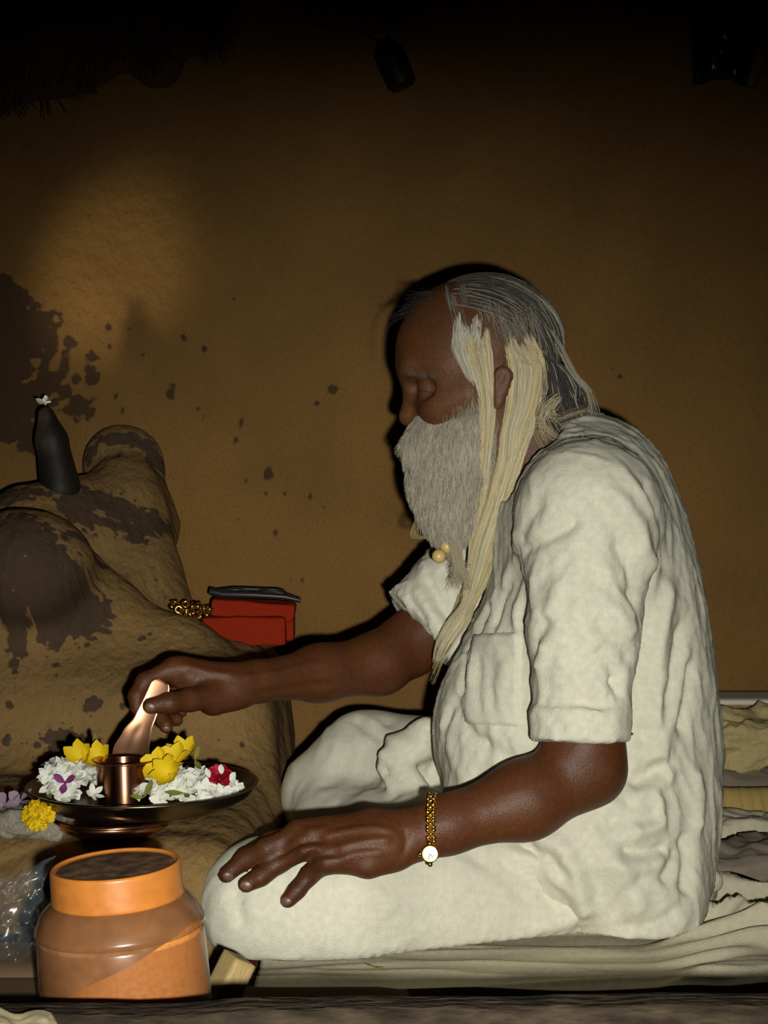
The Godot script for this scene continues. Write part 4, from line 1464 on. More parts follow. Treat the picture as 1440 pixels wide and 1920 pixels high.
func spoon() -> void:
	# copper ladle: a long strip with raised edges that widens to a scoop
	var g := Geo.new()
	var line := [P(306, 1278, 2.106), P(285, 1318, 2.105), P(270, 1352, 2.102), P(256, 1385, 2.094), P(247, 1415, 2.082), P(243, 1440, 2.070)]
	var half := [0.0125, 0.0110, 0.0120, 0.0175, 0.0215, 0.0205]
	var dish := [0.0010, 0.0012, 0.0018, 0.0035, 0.0055, 0.0055]
	var n := 30
	var m := 12
	for side in 2:
		for i in n + 1:
			var t := float(i) / n
			var c: Vector3 = curve(line, t)
			var c2: Vector3 = curve(line, minf(t + 0.03, 1.0))
			var c1: Vector3 = curve(line, maxf(t - 0.03, 0.0))
			var dir := (c2 - c1).normalized()
			var x := t * 5.0
			var k := mini(int(x), 4)
			var hw := lerpf(half[k], half[k + 1], smoothstep(0.0, 1.0, x - k))
			var dp := lerpf(dish[k], dish[k + 1], x - k)
			if t < 0.06:
				hw *= sqrt(clampf(0.35 + t / 0.06 * 0.65, 0.0, 1.0))
			var across := dir.cross((EYE - c).normalized()).normalized()
			across = (across + Vector3(0, 0, -0.25)).normalized()
			var nn := across.cross(dir).normalized()
			if nn.dot(EYE - c) < 0.0:
				nn = -nn
			for j in m + 1:
				var u := 2.0 * j / m - 1.0
				var lift := dp * u * u
				# pressed ridge along the middle, ending in a drop
				var mid: float = 0.0012 * exp(-pow((u - 0.15) / 0.22, 2.0)) * smoothstep(0.42, 0.55, t) * (1.0 - smoothstep(0.80, 0.9, t))
				g.v.append(c + across * (u * hw) + nn * (lift + mid - (0.0011 if side == 1 else 0.0)))
	var per := (n + 1) * (m + 1)
	for i in n:
		for j in m:
			var a := i * (m + 1) + j
			g.quad(a, a + 1, a + m + 2, a + m + 1)
			g.quad(per + a, per + a + m + 1, per + a + m + 2, per + a + 1)
	for i in n:                                        # edges
		for j in [0, m]:
			var a: int = i * (m + 1) + j
			g.quad(a, a + m + 1, per + a + m + 1, per + a)
	for j in m:
		for i in [0, n]:
			var a: int = i * (m + 1) + j
			g.quad(a, a + 1, per + a + 1, per + a)
	g.normals()
	var cop := mat(lin(0.92, 0.50, 0.29), 0.42, 1.0)
	tag(put("copper_spoon", g.mesh(), cop), "bright copper ritual spoon held upright in the copper cup", "spoon")

# ---------------------------------------------------------------- hair and beard
func hair(man: Node3D) -> void:
	var hf := head_f
	var white := Color(0.56, 0.52, 0.40)
	var yellow := Color(0.56, 0.45, 0.20)
	var grey := Color(0.060, 0.055, 0.050)
	# beard and moustache: the mass first
	var b := Field.new()
	b.cone(P(862, 818, 2.2), P(850, 900, 2.2), 0.057, 0.046, 0.03, Vector3.BACK, 0.93)
	b.cone(P(905, 780, 2.158), P(875, 880, 2.165), 0.020, 0.022, 0.03)
	b.cone(P(905, 780, 2.242), P(875, 880, 2.235), 0.020, 0.022, 0.03)
	b.cone(P(850, 900, 2.2), P(845, 965, 2.19), 0.043, 0.033, 0.03)
	b.cone(P(845, 965, 2.19), P(848, 1018, 2.175), 0.032, 0.008, 0.02)
	b.cone(P(808, 832, 2.2), P(815, 900, 2.2), 0.026, 0.024, 0.03)
	for sg in [-1.0, 1.0]:
		b.chain([P(788, 812, 2.2 - 0.004 * sg), P(778, 832, 2.2 - 0.018 * sg), P(782, 872, 2.2 - 0.030 * sg)], [0.0125, 0.0150, 0.006], 0.008)
	var gb := net(b, 0.0036, Vector3(0.0, 0.40, -0.10), Vector3(0.18, 0.75, 0.12), 1)
	for t in gb.v.size():
		gb.v[t] += gb.n[t] * (noise.get_noise_3d(gb.v[t].x * 900.0, gb.v[t].y * 200.0, gb.v[t].z * 900.0) * 0.002)
	gb.normals()
	gb.c.resize(gb.v.size())
	var bw := Color(0.31, 0.285, 0.22)
	for t in gb.v.size():
		gb.c[t] = bw
	var roots := gb.v.duplicate()
	var rootn := gb.n.duplicate()
	var fur := Geo.new()
	for q in 15000:
		var t := rng.randi() % roots.size()
		var p: Vector3 = roots[t]
		if p.z < -0.035 or hf.at(p) < -0.004:
			continue
		var nn: Vector3 = rootn[t]
		var flow := Vector3(-0.05, -1.0, 0.0)
		var pts := []
		var steps := 5
		var len := rng.randf_range(0.010, 0.028)
		var w := Vector3(rng.randf_range(-1, 1), rng.randf_range(-0.5, 0.3), rng.randf_range(-1, 1)) * 0.28
		for s in steps:
			pts.append(p + nn * (0.0002 + 0.0004 * s))
			var dir := flow + w
			dir = (dir - nn * dir.dot(nn) * 0.8).normalized()
			p += dir * (len / steps)
			w *= 1.1
		tube(fur, pts, 0.00042, 0.00018, 3, [bw, bw, bw.lerp(white, 0.6), Color(0.20, 0.175, 0.13)][rng.randi() % 4])
	# straggling ends under the beard
	for q in 260:
		var x := rng.randf_range(-1, 1)
		var y := rng.randf_range(-1, 1)
		var end := P(rng.randf_range(838, 885), rng.randf_range(1050, 1110), 2.17 + y * 0.02)
		var pts := []
		var way := [P(850 + x * 22, 965, 2.19 + y * 0.01), P(850 + x * 10, 1005, 2.172 + y * 0.008), P(858 + x * 10, 1050, 2.165 + y * 0.014), end]
		for s in 9:
			pts.append(curve(way, s / 8.0))
		tube(fur, pts, 0.0004, 0.00015, 3, bw.lerp(yellow, rng.randf() * 0.4))
	for q in 16:                                        # loose curls in front of the beard
		var x := rng.randf_range(-8, 8)
		var way := [P(800 + x, 950 + q, 2.19), P(782 + x, 975 + q, 2.185), P(776 + x, 1000 + q * 0.5, 2.185), P(800 + x * 1.5, 1006 + q * 0.3, 2.18), P(830, 1004, 2.175)]
		var pts := []
		for s in 13:
			pts.append(curve(way.slice(0, 3 + q % 3), s / 12.0))
		tube(fur, pts, 0.0003, 0.0002, 3, Color(0.30, 0.24, 0.13))
	# moustache strands
	for q in 500:
		var y := rng.randf_range(-1, 1)
		var x := rng.randf_range(-1, 1)
		var way := [P(786 + x * 6, 806 + rng.randf() * 8, 2.2 - y * 0.018 - 0.006), P(770 + x * 8, 826, 2.195 - y * 0.028), P(764 + x * 9, 848, 2.19 - y * 0.034), P(768 + x * 14, rng.randf_range(862, 885), 2.19 - y * 0.036)]
		var pts := []
		for s in 8:
			pts.append(curve(way, s / 7.0))
		tube(fur, pts, 0.0004, 0.00015, 3, bw.lerp(white, rng.randf() * 0.6))
	# cheeks: stubble that thins out upwards
	for q in 5200:
		var px := rng.randf_range(795, 918)
		var py := rng.randf_range(712, 850)
		if rng.randf() > smoothstep(-22.0, 45.0, (py - 735.0) + (px - 900.0) * 0.9):
			continue
		var d := hit(hf, px, py, 1.9, 2.4)
		if d < 0.0:
			continue
		var p := P(px, py, d)
		var nn := hf.grad(p)
		var pts := []
		for s in 4:
			pts.append(p + nn * (0.0002 + 0.0005 * s) + Vector3(-0.0006, -0.0022, 0) * s)
		tube(fur, pts, 0.0003, 0.00015, 3, bw)
	gb.join(fur)
	gb.uv.clear()
	part("beard", gb, M.hair, man)

	# head hair
	var g := Geo.new()
	var skull := P(905, 645, 2.2)
	var rad := Vector3(0.0955, 0.082, 0.074)
	# thin dark hair combed back over the crown
	for q in 1500:
		var az := rng.randf_range(-1.5, 1.5)                # across the head
		var el := rng.randf_range(-0.75, 1.1)               # front to back
		var dir := Vector3(el, 1.25 - absf(az) * 0.35, az).normalized()
		if dir.z > 0.72 and dir.x < 0.25:
			continue
		var p := skull + dir * rad
		var pts := []
		var wob := rng.randf_range(-0.25, 0.25)
		var steps := 9
		var lift := rng.randf_range(0.0005, 0.006)
		for s in steps:
			var e := (p - skull) / rad
			var nn := (e / rad).normalized()
			pts.append(skull + e.normalized() * rad + nn * (lift * (0.3 + 0.7 * s / steps)))
			var fl := Vector3(1.0, -0.25 - 0.8 * maxf(e.x, 0.0), e.z * 0.4 + wob * 0.5)
			fl = (fl - nn * fl.dot(nn)).normalized()
			p += fl * 0.0105
		var col := grey * rng.randf_range(0.4, 1.6)
		if rng.randf() < 0.14:
			col = white * 0.7
		tube(g, pts, 0.00045, 0.0003, 3, col)
	# short tuft and wisps over the forehead
	for q in 90:
		var z := rng.randf_range(-0.05, 0.05)
		var x := rng.randf_range(0, 1)
		var way := [P(lerpf(795, 850, x), lerpf(600, 555, x), 2.2 - z), P(lerpf(768, 805, x), lerpf(585, 545, x), 2.2 - z), P(lerpf(735, 780, x) + rng.randf_range(-14, 14), lerpf(600, 545, x) + rng.randf_range(-8, 14), 2.2 - z * 1.2)]
		var pts := []
		for s in 7:
			pts.append(curve(way, s / 6.0))
		tube(g, pts, 0.00035, 0.00015, 3, grey * rng.randf_range(0.35, 1.1))
	for q in 3:
		var way := [P(775, 590, 2.18), P(735, 605, 2.18), P(716 + q * 4, 640, 2.18), P(716 + q * 5, 700, 2.18)]
		var pts := []
		for s in 11:
			pts.append(curve(way, s / 10.0))
		tube(g, pts, 0.0003, 0.0002, 3, grey * 0.6)
	# the hair at the nape: dark, with pale curls at its edge
	for q in 1100:
		var x := rng.randf()
		var z := rng.randf_range(-0.075, 0.068)
		var out := sqrt(maxf(0.0, 1.0 - pow(z / 0.085, 2.0)))
		var start := P(lerpf(985, 1040, x * out) , lerpf(590, 680, x), 2.2 - z * 0.9)
		var way := [start, P(lerpf(1015, 1062, x * out), lerpf(670, 690, x), 2.2 - z), P(lerpf(1020, 1092, x * out) + rng.randf_range(-8, 8), lerpf(760, 735, x), 2.2 - z), P(lerpf(1040, 1122, rng.randf() * out), lerpf(820, 800, x) + rng.randf_range(-16, 18), 2.2 - z * 0.9)]
		var pts := []
		for s in 11:
			pts.append(curve(way, s / 10.0))
		var col := grey * rng.randf_range(0.35, 1.3)
		if rng.randf() < 0.10:
			col = white * 0.75
		tube(g, pts, 0.0005, 0.0003, 3, col)
	for q in 60:
		var x := rng.randf_range(-9, 9)
		var y := rng.randf_range(-9, 9)
		var dz := 2.12 + rng.randf_range(-0.004, 0.006)
		var way := [P(1046 + x, 745 + y, dz), P(1022 + x, 765 + y, dz - 0.008), P(1014 + x, 792 + y, dz - 0.008), P(1034 + x, 815 + y, dz), P(1064 + x, 828 + y * 0.5, dz + 0.012)]
		if q % 3 == 0:
			way = [P(1046 + x, 748 + y, dz), P(1030 + x, 770 + y, dz - 0.004), P(1042 + x, 785 + y, dz), P(1075 + x, 775 + y, dz + 0.01), P(1100 + x, 768 + y, dz + 0.02)]
		if q % 7 == 1:
			way = [P(1005 + x, 800 + y, dz), P(1010 + x, 815 + y, dz), P(1020 + x, 834 + y, dz + 0.004)]
		var pts := []
		for s in 13:
			pts.append(curve(way, s / 12.0))
		tube(g, pts, 0.0004, 0.0002, 3, white.lerp(yellow, 0.4) * rng.randf_range(0.5, 1.1))
	# pale strands outlining the back of the head
	for q in 70:
		var x := rng.randf_range(-7, 7)
		var z := rng.randf_range(-0.05, 0.02)
		var way := [P(978 + x, 552 + x * 0.3, 2.2 + z), P(1020 + x, 600, 2.2 + z), P(1048 + x, 648, 2.2 + z), P(1075 + x, 700, 2.2 + z), P(1105 + x, 735, 2.2 + z), P(1118 + x * 2, 790 + x, 2.2 + z)]
		var pts := []
		for s in 13:
			pts.append(curve(way.slice(q % 3, 4 + q % 3), s / 12.0))
		tube(g, pts, 0.0004, 0.0002, 3, white * rng.randf_range(0.35, 0.9))
	# locks over the ear down to the chest, laid on the head, the neck and the shirt
	var drape := func(px: float, py: float, lift: float) -> float:
		var d := 9.0
		for fld in [hf, b, shirt_f]:
			var e := hit(fld, px, py, 1.95, 2.5)
			if e > 0.0:
				d = minf(d, e)
		return (d if d < 5.0 else 2.2) - lift
	var lock := func(rows: Array, n: int, thick: float, cols: Array, spread: float, lift: float, stop_lo: float):
		var mids := []
		for rr in rows:
			mids.append([rr[0], rr[1], rr[2]])
		var deep := []
		for rr in mids:
			deep.append(drape.call((rr[0] + rr[1]) * 0.5, rr[2], lift))
		for k in range(1, deep.size()):                     # hair hangs: it does not follow every hollow
			deep[k] = minf(deep[k], deep[k - 1] + 0.02)
		for rep in 2:
			for k in range(1, deep.size() - 1):
				deep[k] = lerpf(deep[k], (deep[k - 1] + deep[k + 1]) * 0.5, 0.5)
		for q in n:
			var u := rng.randf_range(-1, 1)
			var w := rng.randf_range(-1, 1)
			var stop := rng.randf_range(stop_lo, 1.0)
			var begin := pow(rng.randf(), 1.6) * 0.9 / (mids.size() - 1) * (1.0 if rng.randf() < 0.8 else 2.2)
			var way := []
			var jit := rng.randf_range(-3, 3)
			var ragged := rng.randf_range(-12, 26) + 12.0 * sin(u * 5.0 + rows[0][0])
			var drift := rng.randf_range(-1, 1)
			for k in mids.size():
				var rr: Array = mids[k]
				var uu := clampf(u + drift * 0.5 * float(k) / mids.size(), -1.15, 1.15)
				var px: float = lerpf(rr[0], rr[1], 0.5 + 0.5 * uu)
				var arch: float = (1.0 - uu * uu) * spread * (rr[1] - rr[0]) / 60.0
				way.append(P(px + rng.randf_range(-1.2, 1.2), rr[2] + jit + (ragged if k == 0 else 0.0), deep[k] - arch + (w + 1.0) * thick * 0.5))
			var pts := []
			var steps := mids.size() * 3
			for s in steps + 1:
				pts.append(curve(way, lerpf(begin, maxf(stop, begin + 0.1), float(s) / steps)))
			var c: Color = cols[0].lerp(cols[1], clampf(rng.randf() * 1.2 - 0.1, 0.0, 1.0)) * rng.randf_range(0.62, 1.25)
			tube(g, pts, rng.randf_range(0.00035, 0.0006), 0.00025, 3, c)
	lock.call([[868, 918, 632], [872, 922, 664], [888, 924, 705], [898, 928, 758], [899, 924, 810], [894, 918, 862], [891, 914, 914], [884, 902, 983], [876, 896, 1070], [864, 884, 1130]], 420, 0.006, [white, yellow], 0.004, 0.005, 0.55)
	lock.call([[944, 1000, 640], [952, 1024, 690], [950, 1014, 758], [940, 993, 810], [936, 986, 862], [922, 969, 914], [907, 955, 966], [888, 940, 1018], [878, 922, 1072], [868, 892, 1129], [842, 878, 1165], [820, 850, 1207], [812, 826, 1244]], 900, 0.008, [white, yellow], 0.005, 0.006, 0.5)
	lock.call([[990, 1020, 650], [1000, 1030, 700], [998, 1022, 745], [975, 1005, 790], [955, 985, 840], [935, 965, 900], [915, 945, 960]], 150, 0.006, [white, yellow], 0.004, 0.009, 0.6)
	lock.call([[850, 905, 606], [850, 902, 630], [852, 900, 655], [868, 905, 690], [885, 912, 725], [897, 915, 765]], 330, 0.005, [white, Color(0.5, 0.48, 0.42)], 0.003, 0.003, 0.3)
	lock.call([[880, 1000, 575], [895, 1012, 615], [905, 1018, 645], [915, 1020, 690]], 240, 0.004, [white * 0.5, Color(0.12, 0.10, 0.08)], 0.003, 0.002, 0.2)
	lock.call([[880, 905, 1040], [862, 890, 1110], [842, 872, 1160], [822, 850, 1200], [815, 832, 1240], [800, 812, 1290]], 60, 0.01, [yellow, Color(0.25, 0.18, 0.08)], 0.003, 0.008, 0.5)
	lock.call([[832, 880, 548], [845, 893, 588], [852, 902, 628], [868, 908, 664], [884, 914, 700]], 260, 0.004, [grey, white * 0.45], 0.003, 0.002, 0.2)
	part("hair", g, M.hair, man)
	# eyebrow
	var eb := Geo.new()
	for q in 70:
		var t := rng.randf()
		var px := lerpf(762, 815, t) + rng.randf_range(-3, 3)
		var py := lerpf(694, 700, t) + rng.randf_range(-5, 5)
		var d := hit(hf, px, py, 1.9, 2.4)
		if d < 0.0:
			continue
		var p := P(px, py, d)
		var nn := hf.grad(p)
		tube(eb, [p, p + nn * 0.002 + Vector3(0.003, -0.001, 0), p + nn * 0.0025 + Vector3(0.006, -0.004, 0)], 0.0004, 0.0002, 3, Color(0.10, 0.08, 0.06))
	for q in 24:
		var t := q / 23.0
		var px := lerpf(782, 812, t)
		var py := 731.0 + 4.0 * t
		var d := hit(hf, px, py, 1.9, 2.4)
		if d > 0.0:
			var p := P(px, py, d)
			tube(eb, [p + Vector3(0, 0.0005, 0), p + Vector3(-0.001, -0.0015, 0.001)], 0.0005, 0.0002, 3, Color(0.015, 0.01, 0.008))
	part("eyebrow", eb, M.hair, man)
	# two pale beads of a necklace under the beard, and their cord
	var beadm := mat(lin(0.52, 0.38, 0.14), 0.35)
	var sp := SphereMesh.new()
	sp.radius = 0.0085
	sp.height = 0.017
	sp.radial_segments = 20
	sp.rings = 12
	var nk := thing("bead_necklace", P(823, 1043, 2.165), "pale wooden bead necklace showing below the white beard", "necklace")
	put("bead", sp, beadm, nk)
	put("bead", sp, beadm, nk, P(838, 1025, 2.172) - nk.position)
	var cord := Geo.new()
	var cp := []
	var way := [P(890, 960, 2.17), P(862, 1005, 2.18), P(838, 1025, 2.172), P(823, 1043, 2.165), P(845, 1010, 2.25), P(900, 930, 2.29)]
	for s in 25:
		cp.append(curve(way, s / 24.0) - nk.position)
	tube(cord, cp, 0.0012, 0.0012, 6)
	put("cord", cord.mesh(), mat(lin(0.2, 0.1, 0.04), 0.8), nk)

# ================================================================ sheets and bundles
func rumpled(x0: float, x1: float, z0: float, z1: float, y: float, amp: float, thick: float, nx: int, nz: int, seed_: float, calm: Callable) -> Geo:
	var g := Geo.new()
	for side in 2:
		for j in nz + 1:
			for i in nx + 1:
				var x := lerpf(x0, x1, float(i) / nx)
				var z := lerpf(z0, z1, float(j) / nz)
				var a: float = amp * calm.call(x, z)
				var ridge := 1.0 - absf(fine.get_noise_3d(x * 170.0 + z * 160.0, z * 1250.0, seed_)) * 2.4
				var h := a * (pow(maxf(ridge, 0.0), 2.0) * 0.9 + 0.35 + 0.35 * fine.get_noise_3d(x * 420.0, z * 1300.0, seed_ + 40.0))
				var wob := noise.get_noise_3d(x * 200.0, 3.0, seed_) * 0.012
				var edge := 1.0 if j > 0 else 0.0
				g.v.append(Vector3(x, y + (h + thick if side == 0 else 0.0) * (edge if j < 1 else 1.0), z - (wob if j > nz - 2 else 0.0)))
	var per := (nx + 1) * (nz + 1)
	for j in nz:
		for i in nx:
			var a := j * (nx + 1) + i
			g.quad(a, a + 1, a + nx + 2, a + nx + 1)
	for j in [0, nz]:
		for i in nx:
			var a: int = j * (nx + 1) + i
			g.quad(a, a + 1, per + a + 1, per + a)
	for i in [0, nx]:
		for j in nz:
			var a: int = j * (nx + 1) + i
			g.quad(a, a + nx + 1, per + a + nx + 1, per + a)
	g.normals()
	return g

func bedding() -> void:
	var front := EYE.z - depth_at_level(1838, 0.006)
	# calm under the man, rumpled to his right
	var calm := func(x: float, z: float) -> float:
		var k := smoothstep(0.28, 0.42, x)
		return lerpf(0.10, 0.9, k) * lerpf(0.25, 1.0, smoothstep(-0.36, -0.12, z))
	var sheet := rumpled(-0.135, 1.1, -0.70, front, -0.024, 0.046, 0.010, 260, 260, 2.0, calm)
	tag(put("bed_sheet", sheet.mesh(), M.sheet), "rumpled off-white sheet spread on the floor under the seated person", "sheet")
	var dk := mat(lin(0.035, 0.025, 0.018), 0.95)  # dark strip added to draw the shaded gap below the sheet edge
	tag(put("dark_shade_strip", rumpled(-0.15, 1.1, front - 0.10, front + 0.028, -0.028, 0.004, 0.006, 120, 16, 7.0, func(x, z): return 1.0).mesh(), dk), "dark strip in place of the shaded gap under the white sheet", "shade_strip")
	tag(put("under_sheet", rumpled(-0.16, 1.1, front - 0.08, front + 0.055, -0.036, 0.003, 0.005, 120, 12, 12.0, func(x, z): return 1.0).mesh(), M.sheet), "thin pale strip of sheet below the dark shade strip", "sheet")
	# bundles behind him
	var cream := mat(lin(0.42, 0.34, 0.16), 0.7, 0.0, 0.4)
	cream.heightmap_enabled = true
	cream.heightmap_scale = 0.2
	cream.heightmap_texture = noise_tex(0.03, 13, 0.0, 1.0)
	tri(cream, 5.0)
	var gy := mat(lin(0.20, 0.17, 0.13), 0.95, 0.0, 0.2)
	var b1 := soft_box(Vector3(0.55, 0.078, 0.20), 0.03, 0.026, 13.0, 3.0, 60)
	var at1 := P(1560, 1400, 2.78)
	tag(put("cream_bundle", b1.mesh(), cream, null, Vector3(at1.x, 0.104, at1.z)), "crumpled cream cloth bundle against the wall behind the seated person", "bundle")
	var b0 := soft_box(Vector3(0.55, 0.065, 0.22), 0.028, 0.018, 10.0, 8.0, 50)
	tag(put("grey_bundle", b0.mesh(), gy, null, Vector3(at1.x, 0.032, at1.z + 0.01)), "dark grey folded cloth under the cream bundle", "bundle")
	var at2 := P(1500, 1338, 2.86)
	tag(put("white_board", soft_box(Vector3(0.5, 0.010, 0.10), 0.004, 0.0, 1.0, 0.0, 6).mesh(), mat(lin(0.6, 0.56, 0.48), 0.6), null, Vector3(at2.x + 0.03, 0.148, at2.z)), "thin white board lying on the cream bundle by the wall", "board")
	# yellow fringed cloth hanging over the pile
	var yel := mat(lin(0.42, 0.30, 0.10), 0.85, 0.0, 0.3)
	var g := Geo.new()
	var nx := 44
	var nz := 16
	for side in 2:
		for j in nz + 1:
			for i in nx + 1:
				var x := lerpf(-0.12, 0.10, float(i) / nx)
				var t := float(j) / nz
				var y := 0.058 - 0.060 * t * t
				var z := 0.05 * t + 0.005 * sin(i * 1.05 + noise.get_noise_2d(i * 40.0, 0.0) * 4.0) * (0.4 + t) - (0.003 if side else 0.0)
				g.v.append(Vector3(x, y, z))
	var per := (nx + 1) * (nz + 1)
	for j in nz:
		for i in nx:
			var a := j * (nx + 1) + i
			g.quad(a, a + 1, a + nx + 2, a + nx + 1)
			g.quad(per + a, per + a + nx + 1, per + a + nx + 2, per + a + 1)
	g.normals()
	var at3 := P(1370, 1530, 2.58)
	tag(put("yellow_cloth", g.mesh(), yel, null, Vector3(at3.x, 0.004, at3.z)), "pleated yellow cloth hanging in front of the grey bundle", "cloth")
	var w1 := soft_box(Vector3(0.26, 0.042, 0.10), 0.02, 0.014, 14.0, 21.0, 40)
	var at4 := P(1500, 1545, 2.46)
	tag(put("white_folded_cloth", w1.mesh(), M.sheet, null, Vector3(at4.x, 0.028, at4.z)), "folded off-white cloth right of the pleated yellow one", "cloth")
	var w2 := soft_box(Vector3(0.34, 0.046, 0.15), 0.022, 0.018, 10.0, 31.0, 44)
	var at5 := P(1430, 1605, 2.30)
	tag(put("grey_folded_cloth", w2.mesh(), gy, null, Vector3(at5.x + 0.04, 0.022, at5.z)), "dark grey rumpled cloth lying on the sheet beside the seated person", "cloth")
	var f := Field.new()
	f.cone(P(1275, 1658, 2.16), P(1335, 1652, 2.15), 0.017, 0.015, 0.01)
	var wr := net(f, 0.004, P(1275, 1658, 2.16) - Vector3(0.04, 0.04, 0.04), P(1345, 1652, 2.15) + Vector3(0.03, 0.04, 0.04), 1)
	for t in wr.v.size():
		wr.v[t] += wr.n[t] * noise.get_noise_3dv(wr.v[t] * 800.0) * 0.003
	wr.normals()
	tag(put("rolled_cloth", wr.mesh(), M.sheet), "small rolled pale cloth on the sheet behind the seated person", "cloth")
	# dark red cloth beside the near knee and the yellow petals on the sheet
	var rc := soft_box(Vector3(0.075, 0.024, 0.05), 0.011, 0.010, 25.0, 41.0, 24)
	var rm := mat(lin(0.085, 0.010, 0.014), 0.9, 0.0, 0.2)
	var at6 := P(425, 1775, 2.0)
	tag(put("red_cloth", rc.mesh(), rm, null, Vector3(at6.x, 0.0, at6.z)), "dark red crumpled cloth tucked beside the near knee", "cloth")
	var pm := petal_material(0.3)
	for q in [[712, 1818, 0.5], [726, 1816, 1.6]]:
		var pg := Geo.new()
		petal(pg, 0.016, 0.004, 0.2, 0.2, 0.0, Color(0.42, 0.30, 0.02))
		pg.normals()
		var pp := P(q[0], q[1], depth_at_level(q[1], 0.008))
		var o := put("yellow_petal", pg.mesh(), pm, null, pp)
		o.rotation.y = q[2] + 2.2
		tag(o, "narrow yellow petal on the sheet's front edge, the left one" if q[0] < 720 else "narrow yellow petal on the sheet's front edge, the right one", "petal", "petals on the sheet")

# ================================================================ things near the camera
func foreground() -> void:
	# kerb of worn dark wood that crosses the bottom of the view
	var g := Geo.new()
	var n := 90
	var z0 := EYE.z - 1.30
	var prof := [Vector2(-0.30, 0.0), Vector2(-0.012, 0.0), Vector2(-0.002, 0.004), Vector2(0.0, 0.012), Vector2(0.0, 0.034), Vector2(-0.004, 0.044), Vector2(-0.012, 0.05), Vector2(-0.30, 0.05)]
	for i in n + 1:
		var x := lerpf(-1.1, 1.1, float(i) / n)
		var px := 720.0 + x * F / 1.30
		var py := 1868.0 - 6.0 * smoothstep(700.0, 1400.0, px) + 4.0 * noise.get_noise_2d(px * 1.2, 4.0)
		if px < 470.0:
			py += 12.0 - 10.0 * smoothstep(340.0, 430.0, px) + 4.0 * noise.get_noise_2d(px * 3.0, 14.0)
		var topy := P(px, py, 1.30).y
		for q in prof:
			var yy: float = topy + q.x
			g.v.append(Vector3(x, yy, z0 + (0.05 - q.y) + noise.get_noise_3d(x * 300.0, q.x * 900.0, q.y * 900.0) * 0.004 - (0.0 if q.x > -0.2 else 0.0)))
	var m := prof.size()
	for i in n:
		for j in m - 1:
			var a := i * m + j
			g.quad(a, a + 1, a + m + 1, a + m)
	g.normals()
	var wood := mat(lin(0.075, 0.056, 0.036), 0.9, 0.0, 0.25)
	wood.albedo_texture = noise_tex(0.02, 61, 0.35, 1.0, 512, 5)
	wood.heightmap_enabled = true
	wood.heightmap_scale = 0.4
	wood.heightmap_texture = noise_tex(0.03, 62, 0.0, 1.0)
	tri(wood, 4.0)
	wood.uv1_scale = Vector3(2.0, 7.0, 7.0)
	tag(put("threshold_beam", g.mesh(), wood), "dark worn wooden threshold crossing the bottom of the photo", "beam")
	var chip := soft_box(Vector3(0.07, 0.024, 0.03), 0.010, 0.010, 18.0, 51.0, 24)
	var chip_at := P(0, 1932, 1.245)
	tag(put("plaster_lump", chip.mesh(), mat(lin(0.30, 0.25, 0.15), 0.95), null, chip_at), "pale lump of plaster on the threshold's left end", "plaster")
	# step behind it on which the jar stands
	var jar_d := 1.47
	var jy := P(235, 1893, jar_d).y
	var step := soft_box(Vector3(0.62, 0.20, 0.155), 0.012, 0.004, 1.0, 12.0, 20)
	var sm := mat(lin(0.11, 0.075, 0.043), 0.95, 0.0, 0.2)
	tag(put("low_step", step.mesh(), sm, null, Vector3(-0.46, jy - 0.1005, EYE.z - jar_d)), "dark low step on which the orange-lidded jar stands", "step")
	# the jar
	var jp := P(238, 1893, jar_d)
	var jar := thing("plastic_jar", Vector3(jp.x, jy, jp.z), "plastic jar of orange powder with an orange screw lid in the foreground", "jar")
	var s := jar_d / F
	var R := 160.0 * s
	var H := 225.0 * s
	var body_prof := [Vector2(0.0, 0.0), Vector2(R * 0.93, 0.0), Vector2(R * 0.99, R * 0.06), Vector2(R, R * 0.2), Vector2(R * 0.985, H * 0.5), Vector2(R * 0.975, H * 0.64), Vector2(R * 0.95, H * 0.665), Vector2(R * 0.955, H * 0.685), Vector2(R * 0.995, H * 0.71), Vector2(R * 0.985, H * 0.75), Vector2(R * 0.90, H * 0.875), Vector2(R * 0.80, H * 0.94), Vector2(R * 0.745, H * 0.97), Vector2(R * 0.74, H * 1.03)]
	var pl := mat(Color(0.62, 0.42, 0.26, 0.30), 0.25, 0.0, 0.6)
	pl.transparency = BaseMaterial3D.TRANSPARENCY_ALPHA
	put("body", lathe(body_prof, 72).mesh(), pl, jar)
	var powder := mat(lin(0.66, 0.25, 0.065), 0.95, 0.0, 0.1)
	powder.albedo_texture = noise_tex(0.04, 81, 0.75, 1.0)
	tri(powder, 8.0)
	var pg := lathe([Vector2(0.0, 0.002), Vector2(R * 0.92, 0.002), Vector2(R * 0.965, R * 0.08), Vector2(R * 0.975, R * 0.2), Vector2(R * 0.972, H * 0.25), Vector2(R * 0.965, H * 0.45), Vector2(R * 0.7, H * 0.46), Vector2(R * 0.4, H * 0.465), Vector2(0.0, H * 0.47)], 72)
	for t in pg.v.size():
		if pg.v[t].y > H * 0.2:
			var k := smoothstep(H * 0.2, H * 0.45, pg.v[t].y)
			pg.v[t].y += k * (pg.v[t].x * 0.42 + 0.10 * pg.v[t].z + noise.get_noise_3dv(pg.v[t] * 900.0) * 0.006)
	pg.normals()
	put("orange_powder", pg.mesh(), powder, jar)
	# powder dust that clings inside, above the fill
	var film := mat(lin(0.36, 0.165, 0.07), 0.9, 0.0, 0.2)
	film.albedo_texture = noise_tex(0.012, 83, 0.55, 1.0, 512, 5)
	tri(film, 6.0)
